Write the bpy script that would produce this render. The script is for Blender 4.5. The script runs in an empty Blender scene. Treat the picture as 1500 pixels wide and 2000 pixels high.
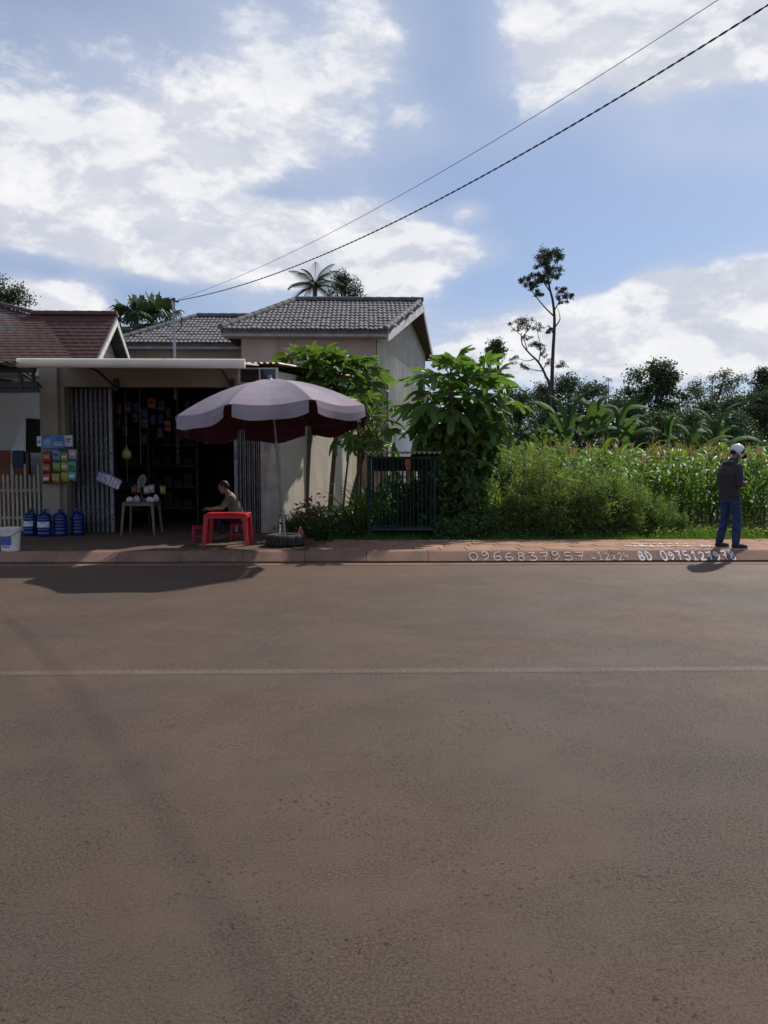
import bpy, bmesh, math, random
import numpy as np
from mathutils import Vector, Matrix

random.seed(7)
RNG = np.random.default_rng(11)
scene = bpy.context.scene
COL = scene.collection
R = math.radians

# ------------------------------------------------------------------ camera
F_PX, PITCH, YAW, CAM_H = 1500.0, R(3.62), R(1.3), 1.6
cam_d = bpy.data.cameras.new('camera')
cam = bpy.data.objects.new('camera', cam_d)
COL.objects.link(cam)
cam.location = (0, 0, CAM_H)
cam.rotation_euler = (R(90) - PITCH, 0, -YAW)
cam_d.sensor_fit = 'VERTICAL'
cam_d.sensor_height = 36.0
cam_d.lens = 27.0
cam_d.clip_end = 6000
scene.camera = cam
FWD = Vector((math.sin(YAW)*math.cos(PITCH), math.cos(YAW)*math.cos(PITCH), -math.sin(PITCH)))
RGT = Vector((math.cos(YAW), -math.sin(YAW), 0))
UPV = Vector((math.sin(YAW)*math.sin(PITCH), math.cos(YAW)*math.sin(PITCH), math.cos(PITCH)))

def ray(px, py):
    return FWD*F_PX + RGT*(px-750) + UPV*(1000-py)
def at(px, py, Y):
    """world point at road-distance Y that the photograph shows at (px, py)"""
    r = ray(px, py)
    return Vector((0, 0, CAM_H)) + r*(Y/r.y)
def X_(px, Y): return at(px, 905, Y).x
def Z_(py, Y, px=750): return at(px, py, Y).z
def gnd(px, py, z):
    r = ray(px, py)
    return Vector((0, 0, CAM_H)) + r*((z-CAM_H)/r.z)

# ------------------------------------------------------------------ light and sky
SUN_EL, SUN_AZ = R(43), R(40)
sun_dir = Vector((math.sin(SUN_AZ)*math.cos(SUN_EL), math.cos(SUN_AZ)*math.cos(SUN_EL), math.sin(SUN_EL)))
sl = bpy.data.lights.new('sun', 'SUN')
sl.energy = 4.6
sl.angle = R(0.9)
sl.color = (1.0, 0.94, 0.86)
sun = bpy.data.objects.new('sun', sl)
COL.objects.link(sun)
sun.location = sun_dir*60
sun.rotation_euler = sun_dir.to_track_quat('Z', 'Y').to_euler()

scene.view_settings.view_transform = 'Standard'
scene.view_settings.look = 'None'
scene.view_settings.exposure = 0.0
scene.view_settings.gamma = 1.0
scene.view_settings.use_curve_mapping = False

class NT:
    """small helper to write node trees as expressions"""
    def __init__(self, tree): self.t = tree
    def n(self, kind, **kw):
        nd = self.t.nodes.new(kind)
        for k, v in kw.items(): setattr(nd, k, v)
        return nd
    def put(self, sock, val):
        if isinstance(val, bpy.types.NodeSocket): self.t.links.new(val, sock)
        else: sock.default_value = val
    def m(self, op, a, b=None, c=None, clamp=False):
        nd = self.n('ShaderNodeMath', operation=op, use_clamp=clamp)
        self.put(nd.inputs[0], a)
        if b is not None: self.put(nd.inputs[1], b)
        if c is not None: self.put(nd.inputs[2], c)
        return nd.outputs[0]
    def noise(self, vec, scale, detail=4, rough=.55, dist=0.0):
        nd = self.n('ShaderNodeTexNoise')
        if vec is not None: self.t.links.new(vec, nd.inputs['Vector'])
        nd.inputs['Scale'].default_value = scale
        nd.inputs['Detail'].default_value = detail
        nd.inputs['Roughness'].default_value = rough
        nd.inputs['Distortion'].default_value = dist
        return nd.outputs['Fac']
    def ramp(self, fac, lo, hi, a=0.0, b=1.0, smooth=True):
        nd = self.n('ShaderNodeMapRange', interpolation_type='SMOOTHSTEP' if smooth else 'LINEAR')
        self.put(nd.inputs[0], fac)
        for i, v in enumerate((lo, hi, a, b)): nd.inputs[i+1].default_value = v
        return nd.outputs[0]
    def mix(self, fac, a, b, blend='MIX'):
        nd = self.n('ShaderNodeMix', data_type='RGBA', blend_type=blend)
        self.put(nd.inputs[0], fac)
        for s, v in ((nd.inputs[6], a), (nd.inputs[7], b)):
            if isinstance(v, bpy.types.NodeSocket): self.t.links.new(v, s)
            else: s.default_value = (*v[:3], 1)
        return nd.outputs[2]

world = bpy.data.worlds.new('World')
scene.world = world
world.use_nodes = True
wt = world.node_tree
wt.nodes.clear()
W = NT(wt)
sky = W.n('ShaderNodeTexSky', sky_type='NISHITA', sun_disc=False)
sky.sun_elevation = SUN_EL
sky.sun_rotation = SUN_AZ
sky.air_density = 1.0
sky.dust_density = 0.6
sky.ozone_density = 1.6
tc = W.n('ShaderNodeTexCoord')
sep = W.n('ShaderNodeSeparateXYZ')
wt.links.new(tc.outputs['Generated'], sep.inputs[0])
dx, dy, dz = sep.outputs
az = W.m('ARCTAN2', dx, dy)
el = W.m('ARCSINE', dz)
ae = W.n('ShaderNodeCombineXYZ')
wt.links.new(az, ae.inputs[0]); wt.links.new(el, ae.inputs[1])
def blob(px, py, rx, ry, rot=0.0):
    d = ray(px, py).normalized()
    c = (math.atan2(d.x, d.y), math.asin(d.z))
    mp = W.n('ShaderNodeMapping', vector_type='TEXTURE')
    wt.links.new(ae.outputs[0], mp.inputs[0])
    mp.inputs['Location'].default_value = (c[0], c[1], 0)
    mp.inputs['Rotation'].default_value = (0, 0, rot)
    mp.inputs['Scale'].default_value = (rx/1500, ry/1500, 1)
    g = W.n('ShaderNodeTexGradient', gradient_type='SPHERICAL')
    wt.links.new(mp.outputs[0], g.inputs[0])
    return g.outputs['Fac']
def blobs(lst, start=0.0):
    acc = start
    for b in lst:
        acc = W.m('MULTIPLY_ADD', blob(*b[:-1]), b[-1], acc)
    return acc
# cloud banks: the broad places of cloud and of open sky, broken up by noise
bias = blobs([(120, 330, 560, 260, 0.0, .36), (430, 300, 330, 110, .12, .28), (640, 480, 480, 90, .03, .62),
              (820, 510, 230, 70, 0, .3), (330, 460, 400, 90, 0, .3), (700, 60, 330, 130, .2, .2), (820, 200, 260, 120, 0, .12),
              (1180, 50, 330, 150, 0, .62), (1480, 60, 260, 150, 0, .6), (1180, 650, 480, 110, 0, .6), (1430, 610, 320, 120, 0, .55),
              (1290, 560, 90, 50, 0, .5), (160, 595, 90, 60, 0, .55), (40, 570, 80, 60, 0, .4), (920, 410, 60, 30, 0, .4), (780, 575, 120, 25, 0, .3),
              (540, 370, 160, 70, .1, -.30), (895, 60, 150, 190, .3, -.30), (1120, 440, 420, 150, -.1, -.5),
              (980, 560, 260, 60, 0, -.3), (60, 525, 160, 35, 0, -.25), (300, 585, 170, 55, 0, -.3), (1420, 400, 260, 90, 0, -.25), (1440, 200, 130, 60, 0, -.25), (880, 620, 200, 60, 0, -.2)], -.02)
sq = W.n('ShaderNodeMapping')
wt.links.new(tc.outputs['Generated'], sq.inputs[0])
sq.inputs['Scale'].default_value = (1, 1, 1.9)
n1 = W.noise(sq.outputs[0], 3.6, 10, .57, .25)
n2 = W.noise(sq.outputs[0], 12.0, 8, .6, .4)
n4 = W.noise(sq.outputs[0], 34.0, 6, .62, .3)
n3 = W.noise(sq.outputs[0], 1.7, 3, .5, .2)
dens = W.m('ADD', W.m('MULTIPLY_ADD', n1, .9, bias), W.m('MULTIPLY_ADD', n4, .16, W.m('MULTIPLY', n2, .46)))
mask = W.ramp(dens, .80, 1.01)
veil = W.ramp(W.m('MULTIPLY_ADD', W.m('MULTIPLY_ADD', n1, .45, W.m('MULTIPLY', n3, .55)), .9, W.m('MULTIPLY', bias, .9)), .26, .74, 0.36, .84)
n5 = W.noise(sq.outputs[0], 8.0, 6, .6, .6)
sq2 = W.n('ShaderNodeMapping')
wt.links.new(tc.outputs['Generated'], sq2.inputs[0])
sq2.inputs['Scale'].default_value = (1, 1, 1.9)
sq2.inputs['Location'].default_value = (.018, .006, .040)
m1 = W.noise(sq2.outputs[0], 3.6, 10, .57, .25)
m2 = W.noise(sq2.outputs[0], 12.0, 8, .6, .4)
relief = W.ramp(W.m('ADD', W.m('MULTIPLY', W.m('SUBTRACT', n1, m1), .9), W.m('MULTIPLY', W.m('SUBTRACT', n2, m2), .5)), -.07, .07)
shade = W.m('MULTIPLY_ADD', relief, .7, W.m('MULTIPLY', .3, W.ramp(W.m('MULTIPLY_ADD', n5, 1.0, W.m('MULTIPLY', n4, .3)), .50, .84)))
veilc = W.mix(n3, (5.3, 6.3, 8.4), (7.0, 7.5, 8.9))
cloud = W.mix(shade, (6.9, 7.3, 8.4), (10.8, 10.8, 11.0))
skyc = W.mix(1.0, sky.outputs[0], (.74, .88, 1.08), 'MULTIPLY')
colr = W.mix(mask, W.mix(veil, skyc, veilc), cloud)
bg = W.n('ShaderNodeBackground')
wt.links.new(colr, bg.inputs['Color'])
bg.inputs['Strength'].default_value = 0.088
wo = W.n('ShaderNodeOutputWorld')
wt.links.new(bg.outputs[0], wo.inputs['Surface'])

# ------------------------------------------------------------------ materials
MATS = {}
def mat(name, col, rough=.75, col2=None, scale=6.0, bump=0.0, bscale=60.0, metal=0.0, spec=.4,
        lo=.35, hi=.65, trans=0.0, rnd=0.0, spots=None, clear=0.0, detail=5, streak=None):
    """procedural material: two colours mixed by noise, optional fine bump, per-object variation"""
    m = bpy.data.materials.new(name); m.use_nodes = True
    t = m.node_tree; t.nodes.clear(); N = NT(t)
    tcn = N.n('ShaderNodeTexCoord'); vec = tcn.outputs['Object']
    if col2 is None: col2 = tuple(c*.72 for c in col)
    c = N.mix(N.ramp(N.noise(vec, scale, detail), lo, hi), col2, col)
    if spots:                       # (colour, scale, threshold)
        sc, ss, th = spots
        c = N.mix(N.ramp(N.noise(vec, ss, 6, .65), th, th+.12), c, sc)
    if streak:
        mpn = N.n('ShaderNodeMapping'); t.links.new(vec, mpn.inputs[0]); mpn.inputs['Scale'].default_value = (5, 5, .35)
        c = N.mix(N.m('MULTIPLY', N.ramp(N.noise(mpn.outputs[0], 1.0, 7, .65), .50, .72), .75), c, streak)
    if rnd:
        oi = N.n('ShaderNodeObjectInfo')
        h = N.n('ShaderNodeHueSaturation')
        t.links.new(c, h.inputs['Color'])
        t.links.new(N.ramp(oi.outputs['Random'], 0, 1, 1-rnd, 1+rnd, False), h.inputs['Value'])
        t.links.new(N.ramp(oi.outputs['Random'], 0, 1, .5-rnd*.05, .5+rnd*.05, False), h.inputs['Hue'])
        c = h.outputs[0]
    p = N.n('ShaderNodeBsdfPrincipled')
    t.links.new(c, p.inputs['Base Color'])
    p.inputs['Roughness'].default_value = rough
    p.inputs['Metallic'].default_value = metal
    p.inputs['Specular IOR Level'].default_value = spec
    if clear: p.inputs['Transmission Weight'].default_value = clear
    if bump:
        b = N.n('ShaderNodeBump'); b.inputs['Strength'].default_value = bump; b.inputs['Distance'].default_value = .02
        t.links.new(N.noise(vec, bscale, 6, .6), b.inputs['Height'])
        t.links.new(b.outputs[0], p.inputs['Normal'])
    out = N.n('ShaderNodeOutputMaterial'); sh = p.outputs[0]
    if trans:
        tr = N.n('ShaderNodeBsdfTranslucent')
        hs = N.n('ShaderNodeHueSaturation'); hs.inputs['Value'].default_value = 1.5; hs.inputs['Saturation'].default_value = 1.15; hs.inputs['Hue'].default_value = .485
        t.links.new(c, hs.inputs['Color']); t.links.new(hs.outputs[0], tr.inputs['Color'])
        mx = N.n('ShaderNodeMixShader'); mx.inputs[0].default_value = trans
        t.links.new(sh, mx.inputs[1]); t.links.new(tr.outputs[0], mx.inputs[2]); sh = mx.outputs[0]
    t.links.new(sh, out.inputs['Surface'])
    MATS[name] = m
    return m

# asphalt: red-brown dust over grey stones, coarse grain relief
def asphalt():
    m = bpy.data.materials.new('asphalt'); m.use_nodes = True
    t = m.node_tree; t.nodes.clear(); N = NT(t)
    vec = N.n('ShaderNodeNewGeometry').outputs['Position']
    st = N.n('ShaderNodeMapping'); t.links.new(vec, st.inputs[0]); st.inputs['Scale'].default_value = (.12, 1, 1)
    fine = N.noise(vec, 150, 4, .7)
    mid = N.noise(vec, 78, 6, .72)
    big = N.noise(st.outputs[0], 1.1, 6, .6)
    patch = N.noise(vec, .42, 5, .6, .6)
    c = N.mix(N.ramp(big, .25, .75), (.094, .068, .052), (.114, .080, .059))
    c = N.mix(N.ramp(patch, .40, .70), c, (.128, .080, .055))
    zone = N.ramp(N.noise(vec, .8, 6, .7), .30, .70, .25, 1.0)
    pit = N.m('MULTIPLY', N.ramp(mid, .47, .62), zone)
    c = N.mix(N.m('MULTIPLY', pit, .45), c, (.026, .018, .014))
    hole = N.m('MULTIPLY', N.ramp(N.noise(vec, 46, 5, .7, .6), .58, .66), N.ramp(N.noise(vec, 1.9, 5, .7), .42, .62))
    c = N.mix(N.m('MULTIPLY', hole, .8), c, (.014, .010, .008))
    c = N.mix(N.m('MULTIPLY', N.ramp(fine, .5, .7), .5), c, (.040, .030, .024))
    c = N.mix(N.m('MULTIPLY', N.ramp(N.noise(vec, 110, 3, .6), .60, .70), .5), c, (.22, .175, .14))
    c = N.mix(N.m('MULTIPLY', N.ramp(N.noise(vec, 1.6, 6, .75, 1.2), .63, .72), .30), c, (.05, .038, .03))
    # red dirt washed towards the kerb
    sp = N.n('ShaderNodeSeparateXYZ'); t.links.new(vec, sp.inputs[0])
    edge = N.m('MULTIPLY', N.ramp(N.m('MULTIPLY_ADD', big, 1.6, sp.outputs[1]), 10.2, 12.9), .6)
    c = N.mix(edge, c, (.155, .092, .062))
    p = N.n('ShaderNodeBsdfPrincipled'); t.links.new(c, p.inputs['Base Color'])
    p.inputs['Roughness'].default_value = .65; p.inputs['Specular IOR Level'].default_value = .16
    h = N.m('SUBTRACT', N.m('MULTIPLY_ADD', fine, .55, N.m('MULTIPLY', mid, .5)), N.m('MULTIPLY_ADD', hole, .7, N.m('MULTIPLY', pit, .45)))
    b = N.n('ShaderNodeBump'); b.inputs['Strength'].default_value = .8; b.inputs['Distance'].default_value = .010
    t.links.new(h, b.inputs['Height']); t.links.new(b.outputs[0], p.inputs['Normal'])
    o = N.n('ShaderNodeOutputMaterial'); t.links.new(p.outputs[0], o.inputs['Surface'])
    MATS['asphalt'] = m
asphalt()
def worn_paint():
    """centre line: thin pale paint, mostly worn off, asphalt showing through"""
    m = MATS['asphalt'].copy(); m.name = 'worn_line'; t = m.node_tree; N = NT(t)
    p = [n for n in t.nodes if n.type == 'BSDF_PRINCIPLED'][0]
    base = p.inputs['Base Color'].links[0].from_socket
    vec = N.n('ShaderNodeTexCoord').outputs['Object']
    sp_ = N.n('ShaderNodeSeparateXYZ'); t.links.new(vec, sp_.inputs[0])
    edge_ = N.ramp(N.m('ABSOLUTE', sp_.outputs[1]), .085, .02)
    f = N.m('MULTIPLY', N.m('MULTIPLY', edge_, N.ramp(N.noise(vec, 30, 6, .7), .35, .6)), N.ramp(N.noise(vec, .35, 4, .6), .3, .62, .10, .30))
    c = N.mix(f, base, (.34, .31, .29)); t.links.new(c, p.inputs['Base Color'])
    MATS['worn_line'] = m
worn_paint()

mat('soil', (.16, .085, .05), .95, (.10, .06, .035), 1.5, .6, 25)
mat('apron', (.112, .066, .044), .9, (.085, .05, .034), 1.3, .35, 50, spots=((.15, .095, .065), 3.0, .6))
mat('kerb', (.27, .155, .105), .9, (.19, .115, .08), 2.2, .5, 45, rnd=.08, spots=((.10, .06, .045), 7, .62))
mat('gutter', (.21, .135, .10), .9, (.16, .10, .075), 2.0, .4, 50)
mat('paver', (.36, .19, .115), .9, (.27, .145, .09), 5, .45, 60, rnd=.12, spots=((.17, .10, .07), 6, .62))
mat('white_paint', (.74, .72, .68), .8, (.34, .25, .20), 30, lo=.34, hi=.5)
mat('chalk', (.62, .54, .47), .9, (.27, .17, .12), 34, lo=.32, hi=.48)
mat('plaster_lit', (.62, .56, .47), .9, (.54, .48, .39), 1.6, .15, 40, spots=((.44, .37, .29), 2.2, .66), streak=(.40, .345, .27))  # shop plaster on the sunlit side wall, sunlight kept in the paler colour
mat('plaster_shaded', (.30, .262, .20), .9, (.25, .215, .165), 1.6, .15, 40, spots=((.36, .30, .24), 2.2, .66))  # same shop plaster on the front, its shade put into a darker colour
mat('plaster_old', (.50, .43, .36), .92, (.38, .31, .26), 2.4, .3, 30, spots=((.26, .19, .15), 3.2, .60), streak=(.25, .19, .155))
mat('house_wall', (.50, .40, .33), .9, (.43, .34, .28), 1.0, .1, 40, spots=((.38, .30, .245), 1.8, .6), streak=(.30, .245, .20))
mat('siding', (.60, .57, .50), .7, (.50, .47, .41), 2.0, .05, 30, streak=(.42, .39, .33))
mat('sheet_white', (.66, .68, .68), .45, (.55, .57, .56), 2.2, metal=.15)
mat('sheet_tan', (.40, .32, .225), .7, (.30, .23, .155), 2.5, spots=((.19, .11, .06), 3.5, .66))
mat('sheet_rust', (.42, .36, .32), .6, (.27, .18, .13), 5, metal=.2)
mat('tile_grey', (.145, .141, .142), .8, (.11, .107, .108), 9, .25, 60, rnd=.16)
mat('cap_grey', (.12, .117, .117), .8, (.085, .083, .083), 9, .2, 50, rnd=.1)
mat('tile_red', (.105, .060, .052), .9, (.082, .047, .042), 5, .2, 50, spec=.1)
mat('cap_red', (.12, .05, .042), .8)
mat('fascia', (.40, .39, .38), .8)
mat('bargeboard', (.72, .71, .68), .7)
mat('soffit', (.13, .12, .12), .9)
mat('gable_board', (.66, .66, .63), .7, (.58, .58, .55), 3)
mat('neighbour_wall', (.78, .78, .73), .9, (.72, .72, .67), .8)
mat('awning_roll', (.74, .67, .55), .6, (.66, .59, .48), 2.0)
mat('steel_dark', (.055, .055, .06), .5, metal=.4)
mat('steel_grey', (.30, .31, .33), .5, (.22, .22, .23), 12, metal=.5)
mat('gate_grey', (.25, .25, .26), .55, (.17, .165, .165), 8, metal=.35)
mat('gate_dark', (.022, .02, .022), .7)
mat('goods_shaded', (.03, .018, .022), .7)  # goods inside the shop, interior shade put into the colour
mat('goods_shaded_blue', (.014, .018, .035), .7)  # bluish goods, darkened in colour for the shade indoors
mat('cage_green', (.020, .042, .034), .8, (.013, .028, .022), 10, spec=.2)
mat('room_shaded', (.018, .015, .017), .95)  # room walls and ceiling, the shop's inner shade painted as near-black
mat('glass_dark', (.03, .035, .04), .12, spec=.6)
mat('white_frame', (.70, .70, .68), .6)
mat('galv', (.33, .34, .36), .45, metal=.6)
mat('wire', (.012, .012, .014), .6)
mat('canopy_top', (.33, .275, .315), .9, (.27, .22, .255), 1.8, .05, 200, trans=.06, spots=((.27, .21, .235), 3.0, .64))
mat('canopy_under', (.075, .018, .03), .9, (.055, .013, .022), 3)
mat('rubber', (.030, .028, .028), .85, (.05, .042, .038), 8, .4, 50)
mat('cement', (.20, .155, .125), .95, (.14, .105, .085), 8, .4, 40)
mat('red_plastic', (.50, .022, .030), .38, (.44, .018, .026), 3)
mat('red_dark_plastic', (.36, .012, .03), .42)
mat('pale_plastic', (.24, .215, .18), .5)
mat('blue_bottle', (.008, .034, .22), .18, (.006, .026, .17), 4, clear=.35, spec=.6)
mat('blue_cap', (.012, .04, .22), .4)
mat('label_white', (.60, .63, .70), .6, (.30, .36, .58), 18, lo=.35, hi=.5)
mat('bucket_white', (.72, .70, .66), .45, (.60, .57, .52), 5)
mat('print_blue', (.05, .08, .30), .5, (.10, .14, .40), 20)
mat('sign_blue', (.035, .12, .36), .4, (.10, .24, .50), 6)
mat('sign_pale', (.55, .58, .60), .5, (.40, .42, .46), 12)
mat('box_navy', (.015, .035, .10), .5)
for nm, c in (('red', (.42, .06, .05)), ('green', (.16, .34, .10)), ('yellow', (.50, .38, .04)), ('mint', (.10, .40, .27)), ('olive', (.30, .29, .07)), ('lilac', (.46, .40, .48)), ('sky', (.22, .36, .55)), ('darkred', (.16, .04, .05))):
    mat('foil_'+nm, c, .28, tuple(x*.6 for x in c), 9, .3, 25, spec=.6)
mat('foil_purple_shaded', (.09, .05, .10), .4, (.06, .03, .07), 9)  # purple foil with the doorway shade put into its colour
mat('foil_purple', (.16, .14, .34), .3, (.50, .46, .62), 14, .4, 30)
mat('skin', (.24, .13, .09), .6)
mat('table_brown', (.17, .12, .08), .5, (.13, .09, .06), 5)
mat('hair', (.012, .010, .010), .6)
mat('jacket', (.044, .037, .042), .9, (.028, .025, .030), 7, .9, 16)
mat('jeans', (.026, .048, .12), .9, (.014, .028, .080), 8, .9, 18)
mat('shoe', (.014, .016, .025), .7)
mat('sole', (.45, .36, .30), .8)
mat('helmet_white', (.74, .73, .72), .25, (.68, .67, .66), 3)
mat('helmet_band', (.022, .022, .05), .3)
mat('phone', (.01, .01, .012), .2)
mat('shirt_tan', (.17, .16, .125), .9, (.11, .10, .08), 6, .2, 60)
mat('stripe_yellow', (.50, .36, .08), .9)
mat('trouser_dark', (.035, .02, .035), .9)
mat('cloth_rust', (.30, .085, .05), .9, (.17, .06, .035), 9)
mat('paper', (.66, .62, .58), .8, (.50, .40, .38), 14)
mat('bark', (.095, .075, .058), .95, (.055, .042, .034), 8, .7, 30)
mat('bark_pale', (.17, .145, .115), .95, (.10, .085, .066), 7, .6, 25)
mat('stem_green', (.10, .135, .045), .8, (.06, .08, .03), 10)
mat('trunk_papaya', (.145, .115, .078), .9, (.085, .066, .045), 14, .6, 30)
mat('leaf_papaya', (.125, .215, .050), .5, (.075, .14, .033), 3.0, trans=.46, rnd=.28)
mat('leaf_vine', (.066, .125, .034), .55, (.036, .074, .021), 2.2, trans=.25, rnd=.2)
mat('leaf_weed', (.155, .22, .058), .6, (.095, .15, .040), 2.0, trans=.5, rnd=.2)
mat('leaf_corn', (.125, .22, .050), .5, (.075, .145, .034), 3.0, trans=.42, rnd=.25, spec=.4)
mat('tassel', (.31, .26, .11), .85, trans=.3)
mat('leaf_banana', (.070, .125, .036), .7, (.040, .080, .024), 1.2, trans=.34, rnd=.3, spec=.12)
mat('leaf_tree', (.085, .13, .050), .6, (.036, .062, .026), .7, trans=.18, rnd=.25)
mat('leaf_tall', (.050, .075, .034), .65, (.026, .042, .020), 1.0, trans=.2)
mat('leaf_palm', (.045, .085, .032), .5, (.026, .050, .020), 1.5, trans=.2)
mat('grass', (.11, .20, .036), .6, (.07, .14, .026), 1.5, trans=.42)
mat('leaf_red', (.15, .035, .03), .6, (.07, .05, .025), 6, trans=.2)
mat('brick_wall', (.30, .11, .075), .9, (.22, .085, .06), 5)
mat('picket', (.50, .47, .36), .7, (.38, .35, .27), 6)

# ------------------------------------------------------------------ helpers
ORG = {}
def tag(o, label=None, cat=None, group=None, kind=None):
    if label: o['label'] = label
    if cat: o['category'] = cat
    if group: o['group'] = group
    if kind: o['kind'] = kind
    return o
def thing(name, label, cat, loc=(0, 0, 0), group=None):
    o = bpy.data.objects.new(name, None); COL.objects.link(o)
    o.empty_display_size = .2; o.location = loc
    ORG[o.name] = Vector(loc)
    return tag(o, label, cat, group)
def link_mesh(name, me, parent=None, loc=(0, 0, 0)):
    o = bpy.data.objects.new(name, me); COL.objects.link(o)
    o.location = loc; o.parent = parent
    ORG[o.name] = (ORG[parent.name] if parent else Vector((0, 0, 0))) + Vector(loc)
    return o
def copy_tree(o, parent=None):
    c = o.copy(); COL.objects.link(c); c.parent = parent
    for ch in o.children: copy_tree(ch, c)
    return c
def frame(d):
    d = Vector(d).normalized()
    a = Vector((0, 0, 1)) if abs(d.z) < .9 else Vector((1, 0, 0))
    u = a.cross(d).normalized()
    return u, d.cross(u).normalized(), d
def smooth_path(pts, k=4):
    P = [Vector(p) for p in pts]
    if len(P) < 3: return P
    out = []
    for i in range(len(P)-1):
        p0 = P[max(i-1, 0)]; p1 = P[i]; p2 = P[i+1]; p3 = P[min(i+2, len(P)-1)]
        for j in range(k):
            t = j/k
            out.append(.5*((2*p1)+(p2-p0)*t+(2*p0-5*p1+4*p2-p3)*t*t+(3*p1-p0-3*p2+p3)*t**3))
    out.append(P[-1]); return out
class MB:
    def __init__(s): s.v = []; s.f = []; s.mi = []; s.cur = 0
    def add(s, vs, fs):
        b = len(s.v); s.v += [tuple(v) for v in vs]
        for f in fs: s.f.append(tuple(i+b for i in f)); s.mi.append(s.cur)
        return s
    def box(s, x0, x1, y0, y1, z0, z1, M=None):
        vs = [Vector((x, y, z)) for z in (z0, z1) for y in (y0, y1) for x in (x0, x1)]
        if M is not None: vs = [M @ v for v in vs]
        return s.add(vs, [(0, 2, 3, 1), (4, 5, 7, 6), (0, 1, 5, 4), (2, 6, 7, 3), (0, 4, 6, 2), (1, 3, 7, 5)])
    def bbox(s, x0, x1, y0, y1, z0, z1, b=.01, M=None):
        """box with chamfered edges"""
        bm = bmesh.new(); bmesh.ops.create_cube(bm, size=1)
        for v in bm.verts: v.co = Vector(((x0+x1)/2+v.co.x*(x1-x0), (y0+y1)/2+v.co.y*(y1-y0), (z0+z1)/2+v.co.z*(z1-z0)))
        bmesh.ops.bevel(bm, geom=bm.edges[:], offset=b, segments=1, affect='EDGES')
        bm.verts.index_update()
        s.add([(M @ v.co if M is not None else v.co.copy()) for v in bm.verts], [[v.index for v in f.verts] for f in bm.faces]); bm.free()
        return s
    def bar(s, a, b, w, h=None):
        """square bar from a to b"""
        a, b = Vector(a), Vector(b); h = h or w; u, v, d = frame(b-a)
        vs = [p+u*(i*w/2)+v*(j*h/2) for p in (a, b) for i, j in ((-1, -1), (1, -1), (1, 1), (-1, 1))]
        return s.add(vs, [(3, 2, 1, 0), (4, 5, 6, 7), (0, 1, 5, 4), (1, 2, 6, 5), (2, 3, 7, 6), (3, 0, 4, 7)])
    def tube(s, pts, rad, n=8, cap=True, round_=False):
        pts = [Vector(p) for p in pts]; m = len(pts)
        rad = [rad]*m if not hasattr(rad, '__len__') else list(rad)
        if round_:
            d0 = (pts[0]-pts[1]).normalized(); d1 = (pts[-1]-pts[-2]).normalized()
            pts = [pts[0]+d0*rad[0]*.95, pts[0]+d0*rad[0]*.6]+pts+[pts[-1]+d1*rad[-1]*.6, pts[-1]+d1*rad[-1]*.95]
            rad = [rad[0]*.3, rad[0]*.8]+rad+[rad[-1]*.8, rad[-1]*.3]; m += 4
        vs, fs = [], []
        u = None
        for i, p in enumerate(pts):
            d = (pts[min(i+1, m-1)]-pts[max(i-1, 0)]).normalized()
            if u is None: u, w, _ = frame(d)
            else:
                u = (u-d*u.dot(d)).normalized(); w = d.cross(u)
            r = rad[i]; ra, rb = (r if hasattr(r, '__len__') else (r, r))
            for k in range(n):
                a = 2*math.pi*k/n; vs.append(p+u*math.cos(a)*ra+w*math.sin(a)*rb)
        for i in range(m-1):
            for k in range(n):
                k2 = (k+1) % n; fs.append((i*n+k, i*n+k2, (i+1)*n+k2, (i+1)*n+k))
        if cap: fs.append(tuple(range(n-1, -1, -1))); fs.append(tuple((m-1)*n+k for k in range(n)))
        return s.add(vs, fs)
    def lathe(s, prof, n=24, c=(0, 0, 0), M=None, a0=0, a1=2*math.pi):
        c = Vector(c); vs, fs = [], []; full = abs(a1-a0-2*math.pi) < 1e-6; m = n if full else n+1
        for r, z in prof:
            for k in range(m):
                a = a0+(a1-a0)*k/n; v = Vector((r*math.cos(a), r*math.sin(a), z))
                vs.append(c+(M @ v if M is not None else v))
        for i in range(len(prof)-1):
            for k in range(n):
                k2 = (k+1) % m; fs.append((i*m+k, i*m+k2, (i+1)*m+k2, (i+1)*m+k))
        return s.add(vs, fs)
    def ring(s, rings, caps=True):
        """loft through rings of equal point count"""
        n = len(rings[0]); vs = [p for r in rings for p in r]; fs = []
        for i in range(len(rings)-1):
            for k in range(n):
                k2 = (k+1) % n; fs.append((i*n+k, i*n+k2, (i+1)*n+k2, (i+1)*n+k))
        if caps: fs.append(tuple(range(n-1, -1, -1))); fs.append(tuple((len(rings)-1)*n+k for k in range(n)))
        return s.add(vs, fs)
    def shell(s, vs, fs, th):
        """sheet with thickness th downwards"""
        n = len(vs); vs = [Vector(v) for v in vs]
        F = list(fs)+[tuple(i+n for i in reversed(f)) for f in fs]; ed = {}
        for f in fs:
            for i in range(len(f)): ed[(f[i], f[(i+1) % len(f)])] = 1
        for (a, b) in ed:
            if (b, a) not in ed: F.append((b, a, a+n, b+n))
        return s.add(vs+[v-Vector((0, 0, th)) for v in vs], F)
    def prism(s, poly, d):
        """polygon extruded by vector d"""
        n = len(poly); P = [Vector(p) for p in poly]; d = Vector(d)
        return s.add(P+[p+d for p in P], [tuple(range(n-1, -1, -1)), tuple(range(n, 2*n))]+[(i, (i+1) % n, (i+1) % n+n, i+n) for i in range(n)])
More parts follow.
